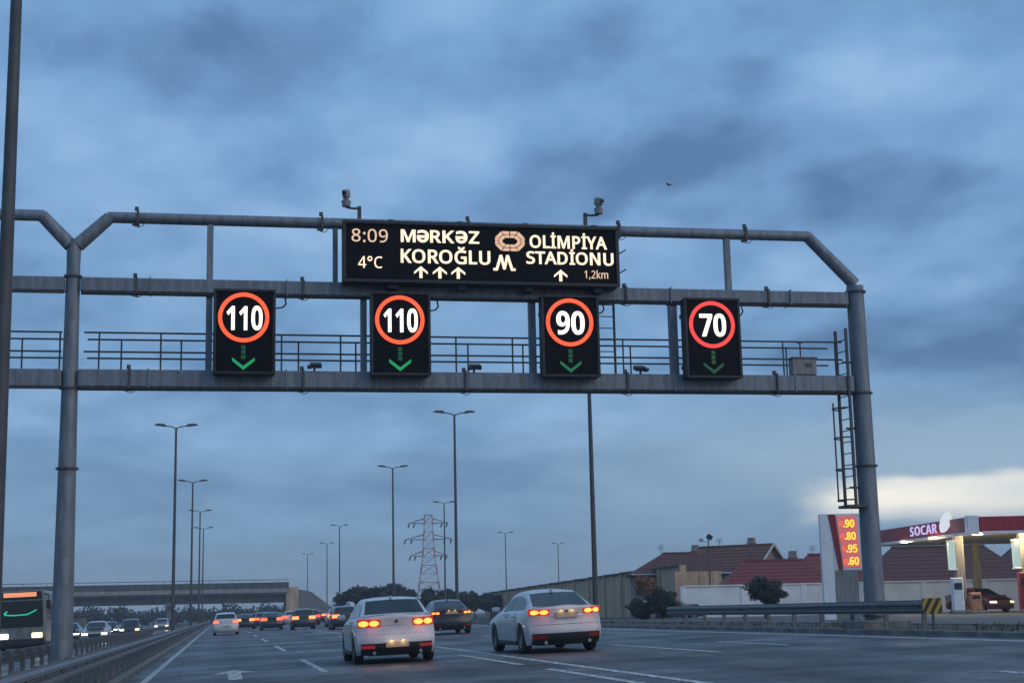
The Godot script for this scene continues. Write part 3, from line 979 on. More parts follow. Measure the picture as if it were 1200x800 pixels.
func car_ring(c: Dictionary, z: float) -> Array:
	var hl: float = c.len / 2
	var w: float = c.w / 2 * (1.0 - 0.055 * pow(absf(z) / hl, 4.0))
	var yb: float = c.get("sill", 0.20)
	var arch: float = c.wr + 0.045
	for wz in [-c.wb / 2 - 0.02, c.wb / 2 - 0.02]:
		var d := absf(z - wz)
		if d < arch: yb = maxf(yb, c.wr + sqrt(arch * arch - d * d))
	var yt := lerp_keys(c.top, z)
	var ys := [yb, maxf(yb + 0.02, 0.34), maxf(yb + 0.035, 0.54), maxf(yb + 0.05, 0.70), yt - 0.075, yt - 0.02, yt + 0.012, yt + 0.02]
	var xs := [0.955, 0.985, 1.0, 0.995, 0.965, 0.90, 0.5, 0.0]
	var r := []
	for k in 8: r.append(Vector2(xs[k] * w, ys[k]))
	return r

func car_body_pt(c: Dictionary, z: float, q: float, side: float) -> Vector3:
	var hl: float = c.len / 2
	var r := car_ring(c, z)
	var k := mini(int(q), 6)
	var p: Vector2 = r[k].lerp(r[k + 1], q - k)
	var zz := z
	var t := smoothstep(hl - 0.5, hl, absf(z))
	if t > 0.0:
		var prof: Array = c.rear if z > 0 else c.front
		zz = z + signf(z) * t * (lerp_keys(prof, p.y) - c.rc)
	return Vector3(p.x * side, p.y, zz)

func car_end_pt(c: Dictionary, s: float, x: float, y: float, off := 0.0) -> Vector3:    # a point on the tail (s = 1) or nose (s = -1)
	var hl: float = c.len / 2
	var r := car_ring(c, s * hl)
	var hw := 0.1
	for k in 7:
		if y >= r[k].y and y <= r[k + 1].y: hw = lerpf(r[k].x, r[k + 1].x, (y - r[k].y) / maxf(r[k + 1].y - r[k].y, 0.001))
	if y < r[0].y: hw = r[0].x
	var e := clampf(absf(x) / maxf(hw, 0.05), 0.0, 1.0)
	var prof: Array = c.rear if s > 0 else c.front
	return Vector3(x, y, s * (hl + lerp_keys(prof, y) - c.rc * pow(e, 4.0) + off))

func gh_ring(c: Dictionary, z: float) -> Array:
	var w: float = c.w / 2
	var yt := lerp_keys(c.roof, z)
	var a := clampf((yt - c.belt) / (c.h - c.belt), 0.0, 1.0)
	var ex := lerpf(0.86, c.get("roofw", 0.665), a) * w
	return [Vector2(0.885 * w, c.belt - 0.05), Vector2(ex, yt - 0.085 * a - 0.01), Vector2(ex - 0.05, yt - 0.03 * a), Vector2(ex * 0.5, yt), Vector2(0, yt + 0.008)]

func gh_pt(c: Dictionary, z: float, q: float, side: float) -> Vector3:
	var r := gh_ring(c, z)
	var k := mini(int(q), 3)
	var p: Vector2 = r[k].lerp(r[k + 1], q - k)
	return Vector3(p.x * side, p.y, z)

func end_patch(c: Dictionary, s: float, x0: float, x1: float, y0: float, y1: float, off: float, called: String, m: Material, parent: Node, slant := 0.0, taper := 0.0) -> MeshInstance3D:
	var st := mb()
	var f := func(u, v): return car_end_pt(c, s, lerpf(x0, x1, u), lerpf(lerpf(y0, y1, taper * pow(1.0 - u, 1.5)), y1, v) + slant * (u - 0.5), off)
	var g := func(u, v): return car_end_pt(c, s, lerpf(x0, x1, u), lerpf(lerpf(y0, y1, taper * pow(1.0 - u, 1.5)), y1, v) + slant * (u - 0.5), -0.01)
	grid(st, f, 6, 3, Vector3(0, 0, s))
	for e in 2:                                            # its rims
		st.set_smooth_group(-1)
		for k in 6:
			var a: Vector3 = f.call(k / 6.0, e); var b: Vector3 = f.call((k + 1) / 6.0, e)
			var d: Vector3 = g.call(k / 6.0, e); var h: Vector3 = g.call((k + 1) / 6.0, e)
			face(st, [a, b, h, d], Vector3(0, e * 2 - 1, 0))
		for k in 3:
			var a: Vector3 = f.call(e, k / 3.0); var b: Vector3 = f.call(e, (k + 1) / 3.0)
			var d: Vector3 = g.call(e, k / 3.0); var h: Vector3 = g.call(e, (k + 1) / 3.0)
			face(st, [a, b, h, d], Vector3((e * 2 - 1) * signf(x1 - x0), 0, 0))
	return obj(called, st, m, parent)

func lathe_x(st: SurfaceTool, prof: Array, n := 24) -> void:
	st.set_smooth_group(1)
	for k in n:
		var a := TAU * k / n
		var b := TAU * (k + 1) / n
		for j in prof.size() - 1:
			var p: Array = prof[j]
			var q: Array = prof[j + 1]
			var f := func(r, t, x): return Vector3(x, r * sin(t), r * cos(t))
			var m := (a + b) / 2
			var nrm := Vector2(q[1] - p[1], -(q[0] - p[0]))
			face(st, [f.call(p[0], a, p[1]), f.call(p[0], b, p[1]), f.call(q[0], b, q[1]), f.call(q[0], a, q[1])], Vector3(nrm.y, nrm.x * sin(m), nrm.x * cos(m)))

var wheel_meshes := {}
func wheel(parent: Node3D, at: Vector3, r: float, side: float) -> void:
	if not wheel_meshes.has(r):
		var st := mb()
		var t := [[r * 0.62, -0.095], [r * 0.80, -0.11], [r * 0.94, -0.10], [r * 0.995, -0.07], [r, 0.0], [r * 0.995, 0.07], [r * 0.94, 0.10], [r * 0.80, 0.11], [r * 0.62, 0.095]]
		lathe_x(st, t)
		st.generate_normals()
		var a := st.commit()
		a.surface_set_material(0, M.tyre)
		st = mb()
		lathe_x(st, [[0.0, 0.02], [r * 0.6, 0.02], [r * 0.64, 0.09], [r * 0.59, 0.10], [r * 0.57, 0.04]])
		for k in 5:
			var ang := TAU * k / 5.0
			var bs := Basis(Vector3.RIGHT, ang)
			bx(st, bs * Vector3(0.06, r * 0.31, 0), Vector3(0.03, r * 0.58, 0.06), 0.008, bs)
		tube(st, Vector3(0.03, 0, 0), Vector3(0.085, 0, 0), 0.06, 0.05, 12)
		st.generate_normals()
		var b := st.commit()
		b.surface_set_material(0, M.rim)
		wheel_meshes[r] = [a, b]
	var w := sub("wheel", parent, at)
	if side < 0: w.rotation.y = PI
	inst("tyre", wheel_meshes[r][0], Transform3D(), w)
	inst("rim", wheel_meshes[r][1], Transform3D(), w)

func base_car(kind: String) -> Dictionary:
	if kind == "saloon":
		return {"len": 4.62, "w": 1.83, "h": 1.46, "wb": 2.70, "wr": 0.325, "belt": 0.98, "rc": 0.20,
			"top": [[-2.31, 0.66], [-2.0, 0.80], [-1.05, 0.97], [-0.6, 0.98], [1.45, 1.02], [2.0, 1.06], [2.31, 1.06]],
			"roof": [[-1.05, 0.96], [-0.28, 1.37], [0.05, 1.435], [0.4, 1.46], [0.85, 1.44], [1.1, 1.38], [1.86, 1.045]],
			"rear": [[0.2, -0.13], [0.32, -0.02], [0.55, 0.0], [0.62, -0.03], [0.85, -0.05], [1.0, -0.01], [1.08, -0.03]],
			"front": [[0.2, -0.10], [0.4, 0.0], [0.6, -0.05], [0.72, -0.16]]}
	if kind == "fastback":
		return {"len": 4.60, "w": 1.86, "h": 1.48, "wb": 2.72, "wr": 0.33, "belt": 1.00, "rc": 0.24, "roofw": 0.70,
			"top": [[-2.3, 0.66], [-2.0, 0.80], [-1.05, 0.97], [-0.6, 1.0], [1.45, 1.03], [2.0, 1.06], [2.3, 1.06]],
			"roof": [[-1.1, 0.97], [-0.35, 1.38], [0.05, 1.45], [0.5, 1.48], [1.15, 1.46], [1.35, 1.41], [1.98, 1.06]],
			"rear": [[0.2, -0.14], [0.34, -0.02], [0.55, 0.0], [0.64, -0.04], [0.85, -0.07], [1.0, -0.02], [1.08, -0.04]],
			"front": [[0.2, -0.10], [0.4, 0.0], [0.6, -0.05], [0.72, -0.16]]}
	# tall hatch or crossover
	return {"len": 4.3, "w": 1.80, "h": 1.56, "wb": 2.6, "wr": 0.335, "belt": 1.03, "rc": 0.18, "roofw": 0.74,
		"top": [[-2.15, 0.74], [-1.85, 0.88], [-1.05, 1.0], [1.45, 1.05], [2.15, 1.05]],
		"roof": [[-1.2, 1.0], [-0.5, 1.45], [-0.1, 1.54], [0.6, 1.56], [1.45, 1.52], [1.66, 1.46], [2.06, 1.05]],
		"rear": [[0.2, -0.12], [0.34, -0.01], [0.6, 0.0], [0.7, -0.05], [1.0, -0.07], [1.1, -0.10]],
		"front": [[0.2, -0.10], [0.4, 0.0], [0.65, -0.05], [0.8, -0.16]]}

func make_car(kind: String, called: String, label: String, category: String, paint: Material, at: Vector3, turn: float, spec := {}, group := "") -> Node3D:
	var c := base_car(kind)
	var o := thing(called, label, category, at, turn, group)
	o.rotation = Vector3(0, turn, atan(BANK) * (1.0 if absf(turn) < 1.5 else -1.0))
	if spec.get("level", false): o.rotation = Vector3(0, turn, 0)
	var hl: float = c.len / 2
	var far: bool = spec.get("far", false)
	var st := mb()
	var nz := 30 if far else 72
	for s in [-1.0, 1.0]:
		grid(st, func(u, v): return car_body_pt(c, lerpf(-hl, hl, u), v * 7.0, s), nz, 14, Vector3(s, 0.6, 0))
	for s in [-1.0, 1.0]:
		var r := car_ring(c, s * hl)
		grid(st, func(u, v):
			var k := mini(int(v * 5.999), 5)
			var p: Vector2 = r[k].lerp(r[k + 1], v * 6.0 - k)
			var x := lerpf(-p.x, p.x, u)
			if v > 0.83: x = lerpf(-r[5].x, r[5].x, u)
			var y := p.y if v <= 0.83 else lerpf(r[5].y, lerpf(r[7].y, r[5].y, absf(u * 2 - 1)), (v - 0.83) / 0.17)
			return car_end_pt(c, s, x, y), 14, 12, Vector3(0, 0.1, s), 2)
	var body := obj("body", st, paint, o)
	st = mb()
	for s in [-1.0, 1.0]:
		grid(st, func(u, v): return gh_pt(c, lerpf(c.roof[0][0], c.roof[-1][0], u), v * 4.0, s), 36, 8, Vector3(s, 0.8, 0))
	obj("cabin", st, paint, o)
	st = mb()
	bx(st, Vector3(0, 0.36, 0), Vector3(c.w * 0.70, 0.36, c.len * 0.90), 0.03)
	bx(st, Vector3(0, 0.75, 0), Vector3(c.w * 0.62, 0.45, c.len * 0.80), 0.03)
	obj("underbody", st, M.plastic, o)
	# glass
	for s in [-1.0, 1.0]:
		var z0: float = c.roof[0][0] + 0.42
		var ze: float = c.roof[-2][0] + 0.28
		var zm := 0.20
		for q in [[z0, zm - 0.035], [zm + 0.035, ze]]:
			st = mb()
			grid(st, func(u, v): return gh_pt(c, lerpf(q[0], q[1], u), lerpf(0.17, 0.90, v), s) + Vector3(s * 0.006, 0.002, 0), 8, 3, Vector3(s, 0.2, 0))
			obj("side_window", st, M.car_glass, o)
	st = mb()
	var rz0: float = c.roof[-2][0] + 0.02
	var rz1: float = c.roof[-1][0] - 0.07
	grid(st, func(u, v):
		var z := lerpf(rz0, rz1, v)
		var r := gh_ring(c, z)
		var x := lerpf(-r[2].x, r[2].x, u) * 0.95
		return Vector3(x, lerp_keys(c.roof, z) + 0.012 - 0.02 * pow(absf(u * 2 - 1), 3.0), z + 0.006), 8, 5, Vector3(0, 1, 1))
	obj("rear_window", st, M.car_glass, o)
	st = mb()
	var wz0: float = c.roof[0][0] + 0.07
	var wz1: float = c.roof[1][0] - 0.01
	grid(st, func(u, v):
		var z := lerpf(wz0, wz1, v)
		var r := gh_ring(c, z)
		var x := lerpf(-r[2].x, r[2].x, u) * 0.95
		return Vector3(x, lerp_keys(c.roof, z) + 0.012 - 0.02 * pow(absf(u * 2 - 1), 3.0), z - 0.006), 8, 5, Vector3(0, 1, -1))
	obj("windscreen", st, M.car_glass, o)
	for q in [[-1.0, -c.wb / 2 - 0.02], [1.0, -c.wb / 2 - 0.02], [-1.0, c.wb / 2 - 0.02], [1.0, c.wb / 2 - 0.02]]:
		wheel(o, Vector3(q[0] * (c.w / 2 - 0.125), c.wr, q[1]), c.wr, q[0])
	if not far:
		for s in [-1.0, 1.0]:
			for q in [[-0.90, 0.185], [0.205, 0.93]]:
				st = mb()
				grid(st, func(u, v): return car_body_pt(c, lerpf(q[0], q[1], u), lerpf(0.7, 4.75, v), s) + Vector3(s * 0.007, 0, 0), 8, 10, Vector3(s, 0.2, 0))
				var d := obj("door", st, paint, o)
				st = mb()
				bx(st, Vector3(s * (c.w / 2 + 0.012), c.belt - 0.12, q[1] - 0.16), Vector3(0.03, 0.03, 0.19), 0.01)
				obj("handle", st, paint, d)
			st = mb()
			bx(st, Vector3(s * (c.w / 2 + 0.07), c.belt + 0.05, -0.66), Vector3(0.20, 0.13, 0.10), 0.03)
			obj("side_mirror", st, paint, o)
			st = mb()
			bx(st, Vector3(s * (c.w / 2 - 0.03), 0.24, 0), Vector3(0.06, 0.10, c.wb - 0.85), 0.02)
			obj("sill", st, M.plastic, o)
	# the nose: lamps and grille
	for s in [-1.0, 1.0]:
		end_patch(c, -1.0, s * 0.48, s * 0.83, 0.53, 0.68, 0.008, "headlight", spec.get("head", M.lens), o)
	end_patch(c, -1.0, -0.42, 0.42, 0.36, 0.60, 0.006, "grille", M.plastic, o)
	# the tail
	var tl: Array = spec.get("tail", [0.38, 0.87, 0.77, 1.0])
	for s in [-1.0, 1.0]:
		if far:
			end_patch(c, 1.0, s * tl[0], s * tl[1], tl[2], tl[3], 0.012, "tail_light", spec.get("tail_mat", M.tail_far), o)
		else:
			var t := end_patch(c, 1.0, s * tl[0], s * tl[1], tl[2], tl[3], 0.012, "tail_light", M.tail_red, o, 0.03, 0.2)
			var wdt: float = tl[1] - tl[0]
			for k in 2:
				var xa: float = tl[0] + wdt * (0.08 + 0.46 * k)
				var cx: float = s * (xa + wdt * 0.20)
				var cy := lerpf(tl[2], tl[3], 0.50 + 0.06 * (1 - k)) - 0.012 * (1 - k)
				var rw := wdt * 0.215
				var rh: float = (tl[3] - tl[2]) * 0.33
				st = mb()
				grid(st, func(u, v): return car_end_pt(c, 1.0, cx + cos(v * TAU) * rw * u, cy + sin(v * TAU) * rh * u, 0.016 + 0.014 * (1.0 - u * u)), 3, 18, Vector3(0, 0, 1))
				obj("bulb", st, M.tail_hot, t)
			omni(o, Vector3(s * (tl[0] + tl[1]) / 2, (tl[2] + tl[3]) / 2, hl + 0.12), Color(1.0, 0.26, 0.06), 0.035, 0.12)
	if spec.has("plate"):
		var p: Array = spec.plate
		end_patch(c, 1.0, -0.26, 0.26, p[0], p[0] + 0.115, 0.044, "number_plate", spec.get("plate_mat", M.plate), o)
		if not far:
			for s in [-0.13, 0.13]:
				st = mb()
				var lp := car_end_pt(c, 1.0, s, p[0] + 0.15, 0.05)
				bx(st, lp, Vector3(0.07, 0.025, 0.03), 0.005)
				obj("plate_lamp", st, M.plate_lamp, o)
				omni(o, lp + Vector3(0, -0.02, 0.05), Color(1.0, 0.78, 0.5), spec.get("plate_light", 0.008), 0.03)
	if spec.has("valance"):
		end_patch(c, 1.0, -0.80, 0.80, 0.20, 0.455, 0.034, "rear_valance", M.plastic, o)
		for s in [-1.0, 1.0]:
			end_patch(c, 1.0, s * 0.50, s * 0.80, 0.345, 0.415, 0.044, "reflector", M.red_lens if spec.get("dim", false) else M.reflector_glow, o)
			st = mb()
			tube(st, Vector3(s * 0.52, 0.25, hl - 0.25), Vector3(s * 0.52, 0.25, hl - 0.02), 0.04, 0.04, 12)
			obj("exhaust_tip", st, M.chrome, o)
		st = mb()
		bx(st, Vector3(0, c.h - 0.015, c.roof[-2][0] - 0.05), Vector3(0.06, 0.06, 0.16), 0.02)
		obj("roof_antenna", st, paint, o)
		st = mb()
		tube(st, car_end_pt(c, 1.0, 0, 0.93, -0.01), car_end_pt(c, 1.0, 0, 0.93, 0.016), 0.045, 0.04, 14)
		obj("badge", st, M.steel_dark, o)
		end_patch(c, 1.0, -0.40, 0.40, 0.835, 0.85, 0.012, "trunk_trim", M.chrome, o)
		for s in [-1.0, 1.0]:
			end_patch(c, 1.0, s * 0.02, s * 0.78, 0.645, 0.652, 0.004, "boot_gap", M.plastic, o)
	return o

func build_cars() -> void:
	var white := car_paint(Color(0.60, 0.61, 0.63))
	var pearl := car_paint(Color(0.55, 0.56, 0.575))
	var dark := car_paint(Color(0.018, 0.018, 0.022))
	var maroon := car_paint(Color(0.11, 0.012, 0.014))
	var silver := car_paint(Color(0.36, 0.37, 0.38))
	var blue := car_paint(Color(0.03, 0.04, 0.07))
	var plate_lit_tint := mk(Color(0.6, 0.5, 0.36), 0.6, 0.0, "fine", 5.0)  # warm copy of the plate, lamp light put into its colour

	make_car("fastback", "white_car", "white fastback with lit brake lights, nearest car left of centre", "car", white, Vector3(3.90, gy(3.90), -36.3), 0.0, {"tail": [0.36, 0.86, 0.80, 0.99], "plate": [0.36], "plate_light": 0.014, "plate_mat": plate_lit_tint, "valance": true}, "cars driving away")
	make_car("saloon", "white_car", "white saloon seen from rear left beside the double white line", "car", pearl, Vector3(7.75, gy(7.75), -36.5), 0.045, {"tail": [0.40, 0.86, 0.86, 1.01], "plate": [0.80], "plate_mat": M.plate, "valance": true, "dim": true}, "cars driving away")
	make_car("saloon", "dark_car", "black saloon with two brake lights behind the two white cars", "car", dark, Vector3(9.6, gy(9.6), -65.8), 0.0, {"tail": [0.50, 0.86, 0.83, 0.96], "plate": [0.84], "valance": true, "dim": true}, "cars driving away")
	var far := {"far": true}
	make_car("hatch", "white_car", "white hatchback far ahead in the left lane", "car", white, Vector3(0.38, gy(0.38), -110.5), 0.0, {"far": true, "tail": [0.5, 0.86, 0.83, 1.02], "plate": [0.55]}, "cars driving away")
	var k := 0
	for q in [["saloon", dark, 4.1, -127.0, "distant dark car just right of the far white hatchback"], ["hatch", dark, 8.2, -104.0, "dark hatchback left of the nearest white fastback's roof"], ["saloon", silver, 7.4, -142.0, "distant silver car in the queue left of the dark hatchback"], ["hatch", blue, 4.3, -160.0, "distant dark blue car low in the brake light queue"], ["saloon", silver, 12.0, -150.0, "distant silver car at the right of the brake light queue"], ["saloon", dark, 0.4, -158.0, "distant dark car beyond the far white hatchback"], ["hatch", white, 8.0, -178.0, "small white car in the middle of the brake light queue"], ["saloon", maroon, 11.8, -190.0, "small dark red car near the front of the queue"], ["hatch", dark, 4.4, -205.0, "tiny dark car at the left of the queue's front"], ["saloon", silver, 8.2, -222.0, "tiny silver car at the very front of the queue"], ["hatch", dark, 11.9, -235.0, "tiny dark car at the front right of the queue"], ["saloon", dark, 0.5, -215.0, "tiny dark car farthest in the left lane"],
		["hatch", dark, 11.6, -118.0, "dark hatchback ahead of the black saloon at the queue's right edge"], ["saloon", silver, 9.4, -126.0, "silver car directly ahead of the dark hatchback in the queue"], ["hatch", maroon, 13.2, -164.0, "dark red hatchback at the right shoulder of the queue"], ["saloon", dark, 6.0, -172.0, "dark car squeezed between two lanes of the queue"], ["hatch", silver, 10.2, -202.0, "tiny silver hatchback between the lanes near the queue's front"], ["saloon", dark, 13.4, -212.0, "tiny dark car at the outer right near the queue's front"], ["hatch", white, 5.8, -240.0, "tiny white car just this side of the overpass"], ["saloon", dark, 2.4, -246.0, "tiny dark car just this side of the overpass, left lane"], ["hatch", dark, 9.8, -252.0, "tiny dark hatchback under the overpass edge"], ["saloon", maroon, 13.0, -258.0, "tiny dark red car under the overpass abutment"],
		["hatch", dark, 6.2, -118.0, "dark hatchback left of the silver car in the queue's near end"], ["saloon", blue, 10.6, -138.0, "dark blue saloon behind the silver car at the queue's right"], ["hatch", silver, 13.4, -132.0, "silver hatchback close to the right road edge in the queue"], ["saloon", dark, 2.3, -148.0, "dark saloon between the left lanes of the queue"], ["hatch", maroon, 9.0, -156.0, "dark red hatchback in the thick of the queue"], ["saloon", white, 6.4, -196.0, "tiny white saloon between the lanes of the queue"], ["hatch", dark, 14.0, -186.0, "tiny dark hatchback on the right shoulder of the queue"], ["saloon", dark, 2.5, -188.0, "tiny dark saloon between the left lanes of the queue"]]:
		var tm: Material = [M.tail_far, em(Color(1.0, 0.26, 0.07), 2.6), em(Color(1.0, 0.07, 0.07), 2.0)][k % 3]
		make_car(q[0], "distant_car", q[4], "car", q[1], Vector3(q[2], gy(q[2]), q[3]), 0.0, {"far": true, "tail_mat": tm}, "cars in the distant queue")
		k += 1
	# oncoming
	for q in [["saloon", silver, -8.6, -112.0, "oncoming silver car with bright white headlights beside the gantry's left column", M.head], ["hatch", dark, -7.9, -141.0, "oncoming dark hatchback with yellowish headlights behind the silver car", em(Color(1.0, 0.86, 0.62), 2.6)], ["saloon", blue, -11.8, -172.0, "distant oncoming car on the outer lane of the other carriageway", M.head], ["saloon", dark, -11.6, -124.0, "oncoming dark car one lane out behind the silver car", em(Color(0.95, 0.95, 1.0), 4.5)], ["hatch", white, -11.9, -215.0, "small oncoming white car on the outer lane before the overpass", M.head], ["saloon", dark, -7.6, -232.0, "small oncoming dark car close to the median before the overpass", M.head], ["hatch", silver, -7.2, -196.0, "farthest oncoming car with warm headlights near the overpass", M.head_warm]]:
		var o := make_car(q[0], "oncoming_car", q[4], "car", q[1], Vector3(q[2], gy(q[2]), q[3]), PI, {"far": true, "head": q[5], "tail_mat": M.red_lens}, "oncoming cars")
		for s in [-1.0, 1.0]:
			var sl := SpotLight3D.new()
			sl.name = "headlight_beam"
			sl.light_color = Color(1.0, 0.93, 0.82); sl.light_energy = 3.0; sl.light_size = 0.12
			sl.spot_angle = 32.0; sl.spot_range = 60.0; sl.spot_attenuation = 2.0; sl.shadow_enabled = true
			o.add_child(sl, true)
			sl.position = Vector3(s * 0.66, 0.61, -2.42)
			sl.rotation.x = -0.10
	# parked car behind the right guardrail and the car at the pumps
	make_car("saloon", "parked_car", "dark parked car behind the left end of the right guardrail", "car", blue, cf(9.6, gy(23) - 0.1, 97.0), -YAW - 1.35, {"far": true, "level": true, "tail_mat": M.red_lens}, "")
	make_car("saloon", "refuelling_car", "dark red car with small lit lamps standing under the station canopy", "car", maroon, cf(27.3, gy(20) + 0.02, 90.0), -YAW + 0.35 + PI, {"far": true, "level": true, "head": M.head_warm, "tail_mat": M.red_lens}, "")

func build_bus() -> void:
	var b := thing("oncoming_bus", "oncoming bus with orange route display and green lit windscreen strip", "bus", Vector3(-9.85, gy(-9.85), -79.8), 0.0)
	b.rotation = Vector3(0, 0, atan(BANK))
	var st := mb()
	bx(st, Vector3(0, 1.72, -5.6), Vector3(2.5, 2.75, 11.2), 0.16)
	obj("body", st, M.bus_body, b)
	st = mb()
	bx(st, Vector3(0, 0.42, -5.6), Vector3(2.3, 0.35, 10.8), 0.03)
	obj("underbody", st, M.plastic, b)
	st = mb()
	prism(st, [Vector2(-1.12, 1.28), Vector2(1.12, 1.28), Vector2(1.10, 2.58), Vector2(-1.10, 2.58)], 0.0, 0.02)
	obj("windscreen", st, M.car_glass, b)
	st = mb()
	prism(st, [Vector2(-1.05, 2.66), Vector2(1.05, 2.66), Vector2(1.05, 3.04), Vector2(-1.05, 3.04)], 0.0, 0.03)
	obj("display_box", st, M.black, b)
	st = mb()
	prism(st, [Vector2(-0.80, 2.78), Vector2(0.80, 2.78), Vector2(0.80, 3.0), Vector2(-0.80, 3.0)], 0.03, 0.045)
	obj("route_display", st, M.bus_sign, b)
	st = mb()
	path_tube(st, [Vector3(-0.78, 1.96, 0.05), Vector3(-0.62, 2.10, 0.05), Vector3(-0.74, 1.92, 0.05), Vector3(-0.3, 1.88, 0.05), Vector3(0.35, 1.90, 0.05), Vector3(0.62, 2.02, 0.05), Vector3(0.80, 2.12, 0.05)], 0.035, 6)
	obj("green_light_strip", st, M.bus_green, b)
	for s in [-1.0, 1.0]:
		st = mb()
		bx(st, Vector3(s * 0.82, 0.86, 0.01), Vector3(0.50, 0.24, 0.05), 0.02)
		obj("headlight", st, M.head if s < 0 else M.head_warm, b)
		st = mb()
		path_tube(st, [Vector3(s * 1.2, 2.9, 0.0), Vector3(s * 1.38, 2.85, 0.2), Vector3(s * 1.40, 2.6, 0.22)], 0.03)
		bx(st, Vector3(s * 1.40, 2.35, 0.22), Vector3(0.22, 0.45, 0.08), 0.03)
		obj("mirror", st, M.black, b)
		for z in [-2.4, -8.6]: wheel(b, Vector3(s * 1.10, 0.48, z), 0.48, s)
		for k in 6:
			st = mb()
			bx(st, Vector3(s * 1.25, 2.05, -1.3 - k * 1.62), Vector3(0.02, 0.95, 1.45), 0.004)
			obj("side_window", st, M.car_glass, b)
		var sl := SpotLight3D.new()
		sl.name = "headlight_beam"
		sl.light_color = Color(1.0, 0.88, 0.7); sl.light_energy = 3.0; sl.light_size = 0.15
		sl.spot_angle = 32.0; sl.spot_range = 60.0; sl.shadow_enabled = true
		b.add_child(sl, true)
		sl.position = Vector3(s * 0.82, 0.86, 0.12)
		sl.rotation = Vector3(-0.10, PI, 0)
	st = mb()
	bx(st, Vector3(0, 0.55, 0.02), Vector3(2.4, 0.30, 0.12), 0.03)
	obj("bumper", st, M.plastic, b)

